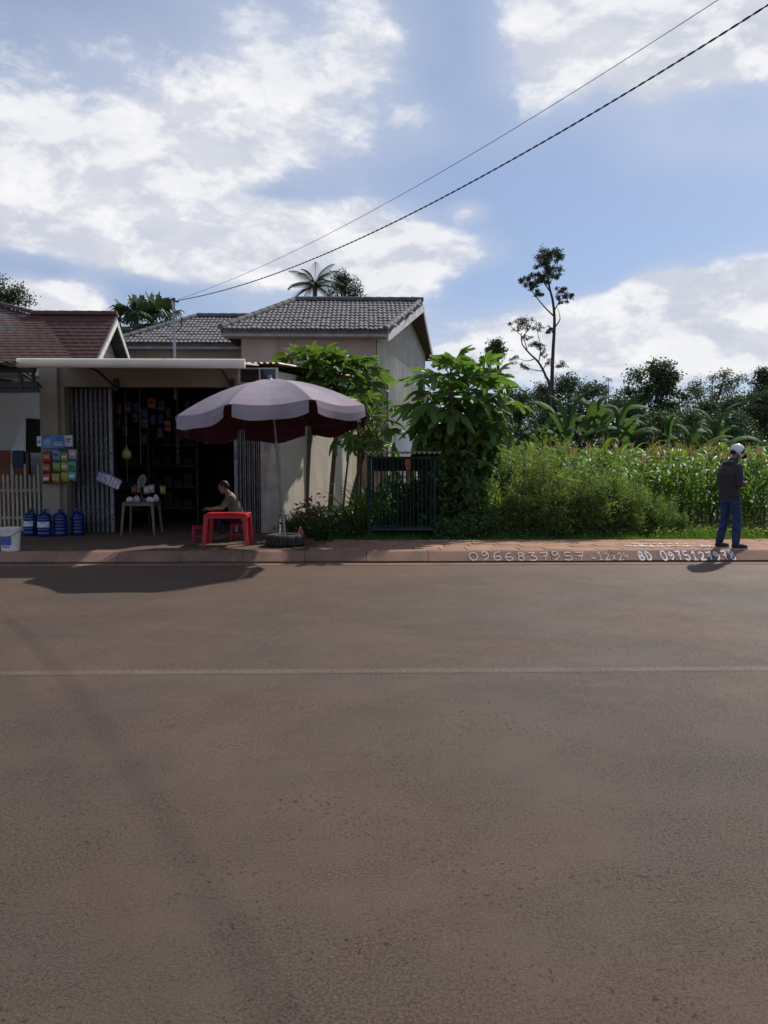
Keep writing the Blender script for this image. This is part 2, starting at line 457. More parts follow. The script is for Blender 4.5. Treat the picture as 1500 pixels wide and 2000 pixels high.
    def sphere(s, c, r, n=12, m=8, M=None):
        rr = r if hasattr(r, '__len__') else (r, r, r); vs, fs = [], []
        for j in range(m+1):
            t = math.pi*j/m
            for k in range(n):
                a = 2*math.pi*k/n; v = Vector((math.sin(t)*math.cos(a)*rr[0], math.sin(t)*math.sin(a)*rr[1], -math.cos(t)*rr[2]))
                vs.append(Vector(c)+(M @ v if M is not None else v))
        for j in range(m):
            for k in range(n): k2 = (k+1) % n; fs.append((j*n+k, j*n+k2, (j+1)*n+k2, (j+1)*n+k))
        return s.add(vs, fs)
    def mesh(s, name, mats, smooth=False, off=Vector((0, 0, 0)), fix=False):
        me = bpy.data.meshes.new(name)
        if off.length: V = [(x-off.x, y-off.y, z-off.z) for x, y, z in s.v]
        else: V = s.v
        me.from_pydata(V, [], s.f)
        for m in (mats if isinstance(mats, (list, tuple)) else [mats]): me.materials.append(MATS[m])
        if any(s.mi): me.polygons.foreach_set('material_index', s.mi)
        if fix:
            bm = bmesh.new(); bm.from_mesh(me); bmesh.ops.remove_doubles(bm, verts=bm.verts, dist=1e-5)
            bmesh.ops.recalc_face_normals(bm, faces=bm.faces); bm.to_mesh(me); bm.free()
        if smooth: me.polygons.foreach_set('use_smooth', [True]*len(me.polygons))
        me.update(); return me
    def build(s, name, mats, parent=None, smooth=False, fix=True):
        if parent: off = ORG[parent.name]
        else:
            A = np.array(s.v); off = Vector(((A[:, 0].min()+A[:, 0].max())/2, (A[:, 1].min()+A[:, 1].max())/2, A[:, 2].min()))
        me = s.mesh(name, mats, smooth, off, fix)
        o = link_mesh(name, me, parent, (0, 0, 0) if parent else off)
        return o
def quad_mesh(name, P, mats):
    """P: (N,4,3) array of separate quads"""
    n = len(P); me = bpy.data.meshes.new(name)
    me.vertices.add(n*4); me.vertices.foreach_set('co', P.reshape(-1).astype(np.float32))
    me.loops.add(n*4); me.loops.foreach_set('vertex_index', np.arange(n*4, dtype=np.int32))
    me.polygons.add(n); me.polygons.foreach_set('loop_start', np.arange(0, n*4, 4, dtype=np.int32))
    me.materials.append(MATS[mats]); me.update(calc_edges=True); me.validate()
    return me
def unit(a): return a/np.maximum(np.linalg.norm(a, axis=1, keepdims=True), 1e-9)
def leaves(C, l, w, dirs=None, flat=0.0, jit=.5, rng=RNG):
    """diamond leaves at centres C; returns (N,4,3)"""
    n = len(C); a = rng.normal(size=(n, 3)) if dirs is None else unit(dirs)+rng.normal(size=(n, 3))*jit
    a[:, 2] *= (1-flat); a = unit(a)
    b = unit(np.cross(a, rng.normal(size=(n, 3)) + np.array([0, 0, flat*2])))
    L = (l*(.6+.8*rng.random(n)))[:, None]; Wd = (w*(.6+.8*rng.random(n)))[:, None]
    return np.stack([C-a*L/2, C+b*Wd/2-a*L*.08, C+a*L/2, C-b*Wd/2-a*L*.08], 1)
def corr(mb, p0, p1, zb, zt, pitch=.08, amp=.012, sub=4):
    """upright corrugated sheet from p0 to p1; zb, zt numbers or functions of the run"""
    p0 = Vector(p0); p1 = Vector(p1); L = (p1-p0).length; d = (p1-p0)/L; nn = Vector((d.y, -d.x, 0))
    k = max(2, int(L/pitch*sub)); vs, fs = [], []
    for i in range(k+1):
        s = L*i/k; o = amp*math.sin(2*math.pi*s/pitch); p = p0+d*s+nn*o
        b = zb(s) if callable(zb) else zb; t = zt(s) if callable(zt) else zt
        vs += [(p.x, p.y, b), (p.x, p.y, t)]
    for i in range(k): fs.append((2*i, 2*i+2, 2*i+3, 2*i+1))
    mb.add(vs, fs)
def corr_roof(mb, c00, c10, c01, c11, pitch=.09, amp=.014, sub=4, th=.004):
    """corrugated roof sheet: c00-c10 front edge, c01-c11 rear edge, waves run front to rear"""
    c00, c10, c01, c11 = map(Vector, (c00, c10, c01, c11)); L = (c10-c00).length; k = max(2, int(L/pitch*sub)); vs, fs = [], []
    for i in range(k+1):
        t = i/k; o = Vector((0, 0, amp*math.sin(2*math.pi*L*t/pitch)))
        vs += [c00.lerp(c10, t)+o, c01.lerp(c11, t)+o]
    for i in range(k): fs.append((2*i, 2*i+2, 2*i+3, 2*i+1))
    mb.shell(vs, fs, th)
def fuse(name, mb, m, parent, voxel=.012, it=4):
    """weld overlapping closed volumes into one continuous smooth surface"""
    me = mb.mesh('tmp', m, off=ORG[parent.name], fix=True)
    o = bpy.data.objects.new('tmp', me); COL.objects.link(o)
    r = o.modifiers.new('r', 'REMESH'); r.mode = 'VOXEL'; r.voxel_size = voxel; r.use_smooth_shade = True
    sm = o.modifiers.new('s', 'SMOOTH'); sm.factor = .5; sm.iterations = it
    dg = bpy.context.evaluated_depsgraph_get(); dg.update()
    nm = bpy.data.meshes.new_from_object(o.evaluated_get(dg)); nm.name = name
    if not nm.materials: nm.materials.append(MATS[m])
    bpy.data.objects.remove(o)
    nm.polygons.foreach_set('use_smooth', [True]*len(nm.polygons))
    return link_mesh(name, nm, parent)

# ------------------------------------------------------------------ ground, road, kerb, pavement
SW = .17                       # pavement height over the road
Y_K = 12.28                    # kerb face
mb = MB()
ys = [(-1500, -.06), (12.21, -.06), (12.56, -.06), (12.57, .12), (40, .12), (2500, .12)]
vs, fs = [], []
for y, z in ys: vs += [(-2500, y, z), (2500, y, z)]
for i in range(len(ys)-1): fs.append((2*i, 2*i+1, 2*i+3, 2*i+2))
mb.add(vs, fs); o = mb.build('ground', 'soil', fix=False); tag(o, kind='structure')
mb = MB(); mb.box(-300, 300, -7, 12.0, -.05, 0.0); o = mb.build('road', 'asphalt'); tag(o, kind='structure')
o.data.transform(Matrix.Translation(o.location)); o.location = (0, 0, 0)
road = o; ORG[o.name] = Vector((0, 0, 0))
yl = gnd(750, 1310, 0).y
mb = MB(); mb.add([(-60, yl-.08, .0015), (60, yl-.08, .0015), (60, yl+.08, .0015), (-60, yl+.08, .0015)], [(0, 1, 2, 3)])
o = mb.build('centre_line', 'worn_line', road); o.data.transform(Matrix.Translation((0, -yl, 0))); o.location.y = yl
mb = MB(); mb.box(-60, 60, 12.012, 12.215, -.05, .006); o = mb.build('gutter', 'gutter'); tag(o, kind='structure')

kerb = bpy.data.objects.new('kerb', None); COL.objects.link(kerb); ORG['kerb'] = Vector((0, 0, 0)); tag(kerb, kind='structure')
KT = .20                       # batter of the kerb face
def kerb_poly(x): return [(x, Y_K+.03, -.055), (x, Y_K+.03, .022), (x, Y_K, .034), (x, Y_K+KT*.93, SW-.010), (x, Y_K+KT+.02, SW+.004), (x, Y_K+.33, SW+.004), (x, Y_K+.33, -.05)]
for i, x in enumerate(np.arange(-9, 11, 1.0)):
    mb = MB(); j = random.uniform(-.004, .004); d = random.uniform(-.004, .004)
    mb.prism([Vector(p)+Vector((.004, j, d)) for p in kerb_poly(x)], (.992, 0, 0)); mb.build('kerb_stone', 'kerb', kerb)
for x0, x1 in ((-60, -9), (11, 60)):
    mb = MB(); mb.prism(kerb_poly(x0), (x1-x0, 0, 0)); mb.build('kerb_run', 'kerb', kerb)

walk = bpy.data.objects.new('pavement', None); COL.objects.link(walk); ORG['pavement'] = Vector((0, 0, 0)); tag(walk, kind='structure')
mb = MB(); mb.box(-1.0, 60, 12.62, 14.36, .0, SW-.022); mb.build('bedding', 'soil', walk)
mb = MB(); mb.bbox(0, .432, 0, .432, 0, .04, .006); pav = mb.mesh('paver', 'paver', off=Vector((.216, .216, 0)), fix=True)
for i in range(21):
    for j in range(4):
        o = link_mesh('paver', pav, walk, (-.97+i*.44+.216+(.12*j), 12.625+j*.435+.216, SW-.04+random.uniform(-.004, .004)))
        o.rotation_euler = (random.gauss(0, .006), random.gauss(0, .006), random.gauss(0, .004))
mb = MB(); mb.box(8.75, 60, 12.625, 14.36, .02, SW-.003); mb.build('plain_slab', 'paver', walk)
mb = MB(); mb.box(-60, -1.0, 12.62, 15.6, .0, SW); mb.box(-7.3, -1.9, 15.6, 20.2, .0, SW); o = mb.build('shop_apron', 'apron'); tag(o, kind='structure')

# ------------------------------------------------------------------ painted numbers on the kerb
G = {'0': [[(.5, 1), (.15, .8), (.08, .4), (.35, .02), (.75, .12), (.92, .55), (.75, .92), (.45, 1)]],
     '1': [[(.2, .75), (.55, 1), (.5, .5), (.48, 0)], [(.2, .02), (.85, .03)]],
     '2': [[(.1, .75), (.4, 1), (.8, .85), (.65, .5), (.1, .04), (.5, .06), (.95, .03)]],
     '3': [[(.1, .95), (.8, .97), (.4, .6), (.85, .45), (.7, .05), (.1, .06)]],
     '4': [[(.3, 1), (.12, .5), (.8, .48)], [(.75, .85), (.68, .4), (.66, 0)]],
     '5': [[(.85, .97), (.25, .95), (.2, .55), (.7, .55), (.85, .25), (.5, .02), (.1, .12)]],
     '6': [[(.8, .95), (.35, .8), (.1, .35), (.35, .02), (.8, .12), (.75, .42), (.2, .38)]],
     '7': [[(.1, .95), (.5, .9), (.9, .97), (.65, .5), (.5, 0)], [(.3, .5), (.85, .52)]],
     '8': [[(.75, .9), (.35, 1), (.25, .7), (.75, .4), (.7, .05), (.25, .05), (.25, .38), (.8, .75), (.72, .93)]],
     '9': [[(.75, .75), (.4, .98), (.12, .72), (.4, .5), (.78, .75), (.72, .3), (.3, 0)]],
     'x': [[(.15, .6), (.85, .05)], [(.85, .62), (.15, .03)]],
     'B': [[(.2, 0), (.22, .95), (.7, .9), (.65, .6), (.25, .52), (.85, .4), (.75, .06), (.2, .03)]],
     'D': [[(.22, 0), (.22, .95), (.7, .8), (.9, .45), (.65, .08), (.2, .02)], [(.05, .5), (.5, .5)]],
     '-': [[(.1, .25), (.3, .4), (.5, .2), (.8, .45)]]}
def ribbon(mb, pts, w, to3):
    P = smooth_path([(a, b, 0) for a, b in pts], 5); n = len(P); vs, fs = [], []
    for i, p in enumerate(P):
        d = (P[min(i+1, n-1)]-P[max(i-1, 0)]); d.normalize(); nrm = Vector((-d.y, d.x, 0)); ww = w*(.75+.5*random.random())
        vs += [to3(p+nrm*ww/2), to3(p-nrm*ww/2)]
    for i in range(n-1): fs.append((2*i, 2*i+1, 2*i+3, 2*i+2))
    mb.add(vs, fs)
def kerb_text(txt, px0, px1, h, w, m, z0=.036):
    x0, x1 = X_(px0, Y_K), X_(px1, Y_K); n = len(txt); cw = (x1-x0)/n
    for i, ch in enumerate(txt):
        if ch == ' ': continue
        mb = MB(); s = random.uniform(-.08, .08); hh = h*random.uniform(.88, 1.05); dz = random.uniform(0, .008)
        def to3(p):
            u = x0+cw*i+(p.x*.0+0); z = z0+dz+p.y
            return Vector((u+p.x+s*p.y, Y_K+KT*(z-.034)/(SW-.034)-.010, z))
        for st in G[ch]: ribbon(mb, [(a*cw*.82, b*hh) for a, b in st], w, to3)
        mb.build('painted_character', m, kerb, fix=False)
kerb_text('0966837957', 918, 1152, .122, .013, 'chalk')
kerb_text('-12x24', 1160, 1238, .105, .012, 'chalk')
kerb_text('BD 0975127978', 1253, 1449, .122, .021, 'white_paint')
# faint white scribbles on the pavers
def scribble(px0, px1, Y, dY, n, w):
    x0, x1 = X_(px0, Y), X_(px1, Y); mb = MB()
    for k in range(n):
        a = x0+(x1-x0)*k/n; b = a+(x1-x0)/n*random.uniform(.6, 1.05)
        pts = [(a+(b-a)*t, Y+dY*math.sin(6*t+k)+random.uniform(-dY, dY)*.6) for t in (0, .25, .5, .75, 1)]
        ribbon(mb, pts, w, lambda p: Vector((p.x, p.y, SW+.011)))
    return mb.build('chalk_scribble', 'chalk', walk, fix=False)
scribble(1225, 1400, 13.1, .16, 9, .05)
scribble(1240, 1360, 13.45, .08, 6, .05)
scribble(810, 935, 14.05, .06, 7, .05)

# ------------------------------------------------------------------ roof tiles
def tile_mesh(name, w, l, rolls, amp, m):
    """one roof tile: wavy plate with a lip at its lower end; x across, y up the slope"""
    mb = MB(); k = rolls*4; vs, fs = [], []
    for i in range(k+1):
        x = -w/2+w*i/k; z = amp*(.5-.5*math.cos(2*math.pi*rolls*i/k))
        vs += [(x, -l/2, z-.028), (x, -l/2, z+.012), (x, l/2, z-.012)]
    for i in range(k):
        a, b = 3*i, 3*i+3; fs += [(a, b, b+1, a+1), (a+1, b+1, b+2, a+2)]
    mb.add(vs, fs); return mb.mesh(name, m)
def inside(p, poly):
    r = False; n = len(poly)
    for i in range(n):
        x1, y1 = poly[i]; x2, y2 = poly[(i+1) % n]
        if (y1 > p[1]) != (y2 > p[1]) and p[0] < (x2-x1)*(p[1]-y1)/(y2-y1)+x1: r = not r
    return r
def tile_slope(parent, me, poly3, w, l, lift=.02):
    """lay tiles over a planar slope; poly3[0]-poly3[1] is the eave, parallel to X"""
    o = Vector(poly3[0]); e1 = (Vector(poly3[1])-o).normalized()
    nrm = e1.cross(Vector(poly3[2])-o).normalized(); e2 = nrm.cross(e1)
    P2 = [((Vector(p)-o).dot(e1), (Vector(p)-o).dot(e2)) for p in poly3]
    H = max(p[1] for p in P2); x0 = min(p[0] for p in P2); x1 = max(p[0] for p in P2); c = 0
    M = Matrix((e1, e2, nrm)).transposed()
    for r in range(int(math.ceil(H/l))):
        for k in range(int(math.ceil((x1-x0)/w))):
            x, y = x0+(k+.5)*w, (r+.5)*l-.04
            if not inside((x, min(max(y, .02), H-.02)), P2): continue
            ob = link_mesh('roof_tile', me, parent, o+e1*x+e2*y+nrm*(lift+random.uniform(0, .014))-ORG[parent.name])
            ob.rotation_euler = (M @ Matrix.Rotation(random.gauss(0, .022), 3, 'Z')).to_euler(); c += 1
    return c
def cap_row(parent, a, b, r, step, m, name='ridge_tile', lift=.04):
    a, b = Vector(a), Vector(b); L = (b-a).length; n = max(1, round(L/step)); u, v, d = frame(b-a)
    if v.z < 0: v = -v; u = -u
    for i in range(n):
        p = a+d*(L*i/n); q = a+d*(L*(i+1)/n+.03); rings = []
        for t, rr in ((p, r*1.06), (q, r*.94)):
            ring = [t+Vector((0, 0, lift))+u*math.cos(t_)*rr+v*math.sin(t_)*rr for t_ in np.linspace(-.2, math.pi+.2, 7)]
            rings.append(ring)
        mb = MB(); mb.ring(rings, caps=True); mb.build(name, m, parent)

# ------------------------------------------------------------------ the grey-roofed house behind the shop
ze = 5.15
EL, FR = Vector((-3.86, 20.7, ze)), Vector((.567, 20.7, ze))
RL, RR = Vector((-2.13, 23.54, 6.47)), Vector((1.695, 23.54, 6.47))
BR, BL = Vector((2.28, 26.3, ze)), Vector((-3.86, 26.3, ze))
house = thing('tiled_house', 'beige house with grey tiled roof and corrugated side wall behind the shop', 'house', (-2.5, 23, .12))
mb = MB(); WF = Vector((X_(735, 21.15), 21.15, 0)); WB = Vector((1.95, 25.9, 0)); x_l = X_(487, 21.15)
mb.box(x_l, WF.x, 21.15, 21.35, .12, 5.12); mb.build('front_wall', 'house_wall', house)
mb = MB(); mb.box(x_l-.18, x_l, 21.15, 24, .12, 5.10); mb.build('return_wall', 'house_wall', house)
xw = X_(268, 23.5)
mb = MB(); mb.box(xw, x_l-.19, 23.5, 23.7, .12, 5.10); mb.build('wing_wall', 'house_wall', house)
mb = MB(); mb.box(xw-.2, xw, 23.5, 28, .12, 5.10); mb.box(xw, 1.9, 27.8, 28, .12, 5.0); mb.build('rear_wall', 'house_wall', house)
# gable wall: solid core and corrugated siding, skewed to the plot line
Lg = (WB-WF).length
def gtop(s):
    y = WF.y+(WB.y-WF.y)*s/Lg
    return (ze+(y-20.7)*(6.47-ze)/2.84 if y < 23.54 else 6.47-(y-23.54)*(6.47-ze)/2.76)-.12
mb = MB(); dg_ = (WB-WF)/Lg; ng = Vector((dg_.y, -dg_.x, 0))
zs = [0, Lg*(23.54-WF.y)/(WB.y-WF.y), Lg]
mb.prism([WF-ng*.15+Vector((0, 0, .12)), WB-ng*.15+Vector((0, 0, .12))]+[WF-ng*.15+dg_*s+Vector((0, 0, gtop(s))) for s in reversed(zs)], ng*.12)
mb.build('gable_wall', 'house_wall', house)
mb = MB(); corr(mb, WF+ng*.02, WB+ng*.02, 2.2, gtop, .14, .018); mb.build('gable_siding', 'siding', house, fix=False)
mb = MB(); corr(mb, WF+dg_*1.6+ng*.05, WB+ng*.05, .12, 2.75, .2, .03); mb.build('metal_skirt', 'sheet_white', house, fix=False)
# main roof
roof = MB(); roof.shell([EL, FR, RR, RL, BR, BL], [(0, 1, 2, 3), (2, 4, 5, 3), (5, 0, 3)], .09)
roof = roof.build('main_roof', 'soffit', house)
tm = tile_mesh('roof_tile', .262, .30, 2, .027, 'tile_grey')
n1_ = tile_slope(roof, tm, [EL, FR, RR, RL], .26, .285)
cap_row(roof, RL, RR, .11, .36, 'cap_grey'); cap_row(roof, EL, RL, .10, .36, 'cap_grey', 'hip_tile'); cap_row(roof, FR+Vector((-.06, 0, 0)), RR+Vector((-.06, 0, 0)), .085, .30, 'tile_grey', 'verge_tile', .02)
mb = MB(); mb.box(EL.x+.05, FR.x-.03, 20.74, 20.78, ze-.17, ze-.01); mb.build('fascia', 'fascia', house)
for a, b in ((FR, RR), (RR, BR)):
    mb = MB(); mb.prism([a+Vector((0, .02, -.30)), b+Vector((0, 0, -.30)), b+Vector((0, 0, -.10)), a+Vector((0, .02, -.10))], (.035, -.012, 0)); mb.build('bargeboard', 'bargeboard' if a is FR else 'fascia', house)
mb = MB(); mb.shell([(-3.8, 20.76, ze-.172), (.5, 20.76, ze-.172), (.6, 21.14, ze-.172), (-3.8, 21.14, ze-.172)], [(0, 1, 2, 3)], .01); mb.build('soffit', 'fascia', house)
# lower wing
E2, E3 = Vector((X_(222, 23.05), 23.05, ze)), Vector((-3.0, 23.05, ze))
R2, R3 = Vector((X_(390, 25.7), 25.7, 6.38)), Vector((-2.6, 25.7, 6.38))
B2, B3 = Vector((E2.x, 28.3, ze)), Vector((-2.6, 28.3, ze))
wing = MB(); wing.shell([E2, E3, R3, R2, B3, B2], [(0, 1, 2, 3), (2, 4, 5, 3), (5, 0, 3)], .09)
wing = wing.build('wing_roof', 'soffit', house)
n2_ = tile_slope(wing, tm, [E2, E3, R3, R2], .26, .285)
cap_row(wing, R2, R3, .11, .36, 'cap_grey'); cap_row(wing, E2, R2, .10, .36, 'cap_grey', 'hip_tile')
mb = MB(); mb.box(E2.x+.05, x_l-.2, 23.09, 23.13, ze-.17, ze-.01); mb.build('fascia', 'fascia', house)

# ------------------------------------------------------------------ the shop
YS = 16.0
xp0, xp1 = X_(80, 15.6), X_(122, 15.6)
xr0, xr1 = X_(509, 15.9), X_(545, 15.9)
z_b = Z_(757, 15.8); z_t = 3.62
shop = thing('roadside_shop', 'open-fronted cream shop with rolled awning and folding gates', 'shop', (-4.5, 17.5, SW))
mb = MB(); mb.bbox(xp0, xp1-.07, 15.6, 16.1, SW-.02, z_t-.06, .012); mb.build('left_pillar', 'plaster_shaded', shop)
mb = MB(); mb.box(xp1-.068, xp1+.02, 15.72, 16.1, SW-.02, z_b-.01); mb.build('door_jamb', 'plaster_shaded', shop)
mb = MB(); mb.box(xp1-.068, X_(466, 15.75), 15.75, 16.0, z_b, z_t-.03); mb.build('lintel', 'plaster_shaded', shop)
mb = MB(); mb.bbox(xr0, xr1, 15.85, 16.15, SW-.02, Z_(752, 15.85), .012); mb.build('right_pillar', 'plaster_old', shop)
mb = MB(); mb.box(X_(466, 15.75)+.005, xr1-.01, 15.8, 15.98, Z_(775, 15.8), Z_(752, 15.8)); mb.build('side_lintel', 'plaster_shaded', shop)
# transom window over the right bay
tx0, tx1 = X_(468, 15.75), X_(541, 15.75); tz0, tz1 = Z_(750, 15.75)+.01, Z_(718, 15.75)
win = MB(); win.box(tx0, tx1, 15.86, 15.88, tz0, tz1); win = win.build('transom_window', 'glass_dark', shop)
mb = MB()
mb.box(tx0-.03, tx0+.02, 15.80, 15.86, tz0, tz1); mb.box(tx1-.02, tx1+.03, 15.80, 15.86, tz0, tz1)
xm = X_(508, 15.75); mb.box(xm-.012, xm+.012, 15.802, 15.858, tz0+.02, tz1-.02)
mb.box(tx0+.02, tx1-.02, 15.80, 15.86, tz1-.03, tz1); mb.box(tx0+.02, tx1-.02, 15.80, 15.86, tz0, tz0+.02); mb.build('window_frame', 'white_frame', win)
# skewed right-hand side wall, running back to the house corner
SW0, SW1 = Vector((xr1-.02, 16.1, 0)), Vector((WF.x-.02, 21.1, 0))
dn = (SW1-SW0).normalized(); nn_ = Vector((dn.y, -dn.x, 0))
mb = MB(); mb.prism([SW0+Vector((0, 0, SW-.06)), SW1+Vector((0, 0, SW-.06)), SW1+Vector((0, 0, 3.56)), SW0+Vector((0, 0, 3.50))], -nn_*.15); mb.build('side_wall', 'plaster_lit', shop)
# tan corrugated screen standing off the side wall, near the house corner
t0, t1 = SW1-dn*1.35+nn_*.35, SW1+dn*.25+nn_*.10
t0 = Vector((X_(706, 19.6), 19.6, 0)); t1 = Vector((X_(757, 20.3), 20.3, 0))
screen = thing('corrugated_screen', 'tan corrugated sheet screen with brown top rail between shop and house', 'screen', (t0.x, t0.y, .12))
zst = Z_(722, 19.9)
mb = MB(); corr(mb, t0, t1, .12, zst, .10, .016); mb.build('corrugated_sheet', 'sheet_tan', screen, fix=False)
mb = MB(); mb.bar(t0+Vector((-.02, -.03, zst)), t1+Vector((.02, -.03, zst)), .06); mb.build('top_rail', 'bark', screen)
for t in (.0, .6, 1.0):
    p = t0.lerp(t1, t); mb = MB(); mb.bar(p+Vector((0, -.045, .1)), p+Vector((0, -.045, zst-.03)), .04); mb.build('post', 'bark_pale', screen)
mb = MB(); mb.box(t0.x+.2, t1.x-.05, 19.7, 19.72, .12, Z_(862, 19.7)); mb.build('base_board', 'sheet_tan', screen)
# room behind
mb = MB(); mb.box(xp0, xp0+.15, 16.1, 20.2, SW, 3.5); mb.build('room_left_wall', 'room_shaded', shop)
mb = MB(); mb.box(xp0+.15, SW1.x-.4, 20.05, 20.2, SW, 3.5); mb.build('room_back_wall', 'room_shaded', shop)
mb = MB(); mb.shell([(xp0+.1, 16.0, 3.3), (xr1-.1, 16.0, 3.3), (SW1.x-.45, 20.1, 3.3), (xp0+.1, 20.1, 3.3)], [(0, 1, 2, 3)], .03); mb.build('room_ceiling', 'room_shaded', shop)
# tin roof
mb = MB(); corr_roof(mb, (xp0-.1, 15.65, z_t), (X_(546, 15.6), 15.65, z_t), (xp0-.1, 20.7, 3.85), (WF.x-.1, 20.7, 3.85), .12, .02); mb.build('tin_roof', 'sheet_rust', shop)
# rolled awning: fabric roof, roller tube, arms
YA = 13.6
ax0, ax1 = X_(40, YA), X_(481, YA); za = Z_(711, YA)
aw = MB(); aw.shell([(ax0+.05, YA, za+.03), (ax1-.05, YA, za+.03), (ax1-.05, 15.74, z_t-.02), (ax0+.05, 15.74, z_t-.02)], [(0, 1, 2, 3)], .03)
aw = aw.build('awning', 'awning_roll', shop)
mb = MB(); pr = []
for a in np.linspace(-math.pi*.62, math.pi*.55, 12): pr.append(Vector((0, YA-.075*math.cos(a), za+.082*math.sin(a))))
pr.append(Vector((0, YA+.02, za+.05)))
mb.ring([[p+Vector((x, 0, 0)) for p in pr] for x in np.linspace(ax0, ax1, 14)]); mb.build('awning_roller', 'awning_roll', aw)
for px in (85, 228, 455):
    x = X_(px, 15.6); mb = MB(); mb.tube([(x, 15.74, 3.1), (x, 14.6, 3.33), (x+.02, YA+.04, za-.01)], .022, 8); mb.bbox(x-.04, x+.04, 15.62, 15.745, 3.05, 3.3, .008); mb.build('awning_arm', 'steel_dark', aw)
mb = MB(); x = X_(523, 15.84); mb.bbox(x-.035, x+.035, 15.82, 15.848, Z_(880, 15.84), Z_(865, 15.84), .004); mb.build('number_plate', 'steel_grey', shop)

# folding scissor gates
def gate(px0, px1, n, name, label, lead_right):
    x0, x1 = X_(px0, YS), X_(px1, YS); zt_, zb_ = z_b-.02, SW+.01
    g = thing(name, label, 'gate', ((x0+x1)/2, YS, SW), group='folding gates of the shop')
    xs = [x0+(x1-x0)*((i+.5)/n) for i in range(n)]
    lead = xs[-1] if lead_right else xs[0]
    for i, x in enumerate(xs):
        mb = MB(); yo = .03*(1 if i % 2 else -1)
        if x == lead:
            mb.bbox(x-.035, x+.035, YS-.05, YS+.01, zb_, zt_, .004); ob = mb.build('lead_post', 'gate_grey', g)
            for z in (Z_(1005, YS), Z_(1013, YS), Z_(895, YS), Z_(886, YS)):
                k = MB(); k.lathe([(.0, 0), (.018, 0), (.018, .006), (0, .006)], 10, (x, YS-.05, z), Matrix.Rotation(R(90), 3, 'X')); k.build('hole', 'gate_dark', ob)
        else:
            mb.prism([(x-.009, YS+yo, zb_), (x+.009, YS+yo, zb_), (x+.009, YS+yo+.02, zb_), (x-.009, YS+yo+.02, zb_)], (0, 0, zt_-zb_)); mb.build('bar', 'gate_grey', g)
    mb = MB()
    for zc in (.55, 1.25, 1.95, 2.65):
        for i in range(0, n-2):
            mb.bar((xs[i], YS+.06, zc-.18), (xs[i+2], YS+.06, zc+.18), .014, .004); mb.bar((xs[i], YS+.066, zc+.18), (xs[i+2], YS+.066, zc-.18), .014, .004)
    o = mb.build('scissor_lattice', 'gate_grey', g); o['kind'] = 'stuff'
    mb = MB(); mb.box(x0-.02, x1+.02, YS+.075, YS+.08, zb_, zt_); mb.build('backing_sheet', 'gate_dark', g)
    return g
gate(124, 221, 21, 'folding_gate', 'wide grey folding bar gate beside the snack pillar', True)
gate(459, 508, 11, 'folding_gate', 'narrow folded grey gate against the plain stained pillar', False)

# ------------------------------------------------------------------ red-roofed neighbour
nb = thing('red_roof_house', 'house with dark red tiled roofs and white boarded gable', 'house', (-10, 21, .12))
P = lambda px, py, Y: at(px, py, Y)
gx = -6.85; ry, rz_ = 21.5, Z_(617, 21.5, 230); fe, be = (18.9, rz_-.84*2.6), (24.1, rz_-.84*2.6)
xj = -9.5
def course_slope(mb, a, b, c, d, rows, step=.02):
    """stepped tile courses over a quad a,b (eave) c,d (ridge)"""
    a, b, c, d = map(Vector, (a, b, c, d)); nrm = (b-a).cross(d-a).normalized()
    for i in range(rows):
        t0_, t1_ = i/rows, (i+1)/rows
        p0, p1, p2, p3 = a.lerp(d, t0_), b.lerp(c, t0_), b.lerp(c, t1_), a.lerp(d, t1_)
        L = max((p1-p0).length, .2); k = max(2, int(L/.12)); vs, fs = [], []
        for j in range(k+1):
            h = step*(.75+.35*((j+i) % 2)); 
            vs += [p0.lerp(p1, j/k), p0.lerp(p1, j/k)+nrm*h, p3.lerp(p2, j/k)+nrm*.004]
        for j in range(k): q = 3*j; fs += [(q, q+3, q+4, q+1), (q+1, q+4, q+5, q+2)]
        mb.add(vs, fs)
wr = MB(); wr.shell([(xj, fe[0], fe[1]), (gx, fe[0], fe[1]), (gx, ry, rz_), (xj, ry, rz_), (gx, be[0], be[1]), (xj, be[0], be[1])], [(0, 1, 2, 3), (2, 4, 5, 3)], .08)
wr = wr.build('cross_roof', 'soffit', nb)
mb = MB(); course_slope(mb, (xj, fe[0]-.02, fe[1]+.01), (gx+.02, fe[0]-.02, fe[1]+.01), (gx+.02, ry, rz_+.02), (xj, ry, rz_+.02), 19); o = mb.build('roof_tiles', 'tile_red', wr); o['kind'] = 'stuff'
cap_row(wr, (xj+.35, ry, rz_), (gx, ry, rz_), .10, .4, 'cap_red')
for s, e in ((1, fe), (2, be)):
    mb = MB(); a = Vector((gx, e[0], e[1])); b = Vector((gx, ry, rz_)); mb.prism([a+Vector((0, 0, -.26)), b+Vector((0, 0, -.26)), b+Vector((0, 0, -.085)), a+Vector((0, 0, -.085))], (.03, 0, 0)); mb.build('bargeboard', 'bargeboard', nb)
mb = MB(); xg = gx-.38
mb.prism([(xg, 19.3, .12), (xg, 23.7, .12), (xg, 23.7, be[1]+.2), (xg, ry, rz_-.15), (xg, 19.3, fe[1]+.2)], (-.15, 0, 0)); mb.build('gable_wall', 'neighbour_wall', nb)
zz = 3.2
while zz < rz_-.35:
    zt_ = zz+.19; f = lambda z: max(.05, (rz_-.2-z)/.84)
    a0, a1 = min(f(zz), 2.15), min(f(zt_), 2.15); mb = MB()
    mb.prism([(xg+.004, ry-a0, zz), (xg+.004, ry+a0, zz), (xg+.004, ry+a1, zt_-.012), (xg+.004, ry-a1, zt_-.012)], (.022, 0, 0)); mb.build('gable_board', 'gable_board', nb); zz += .19
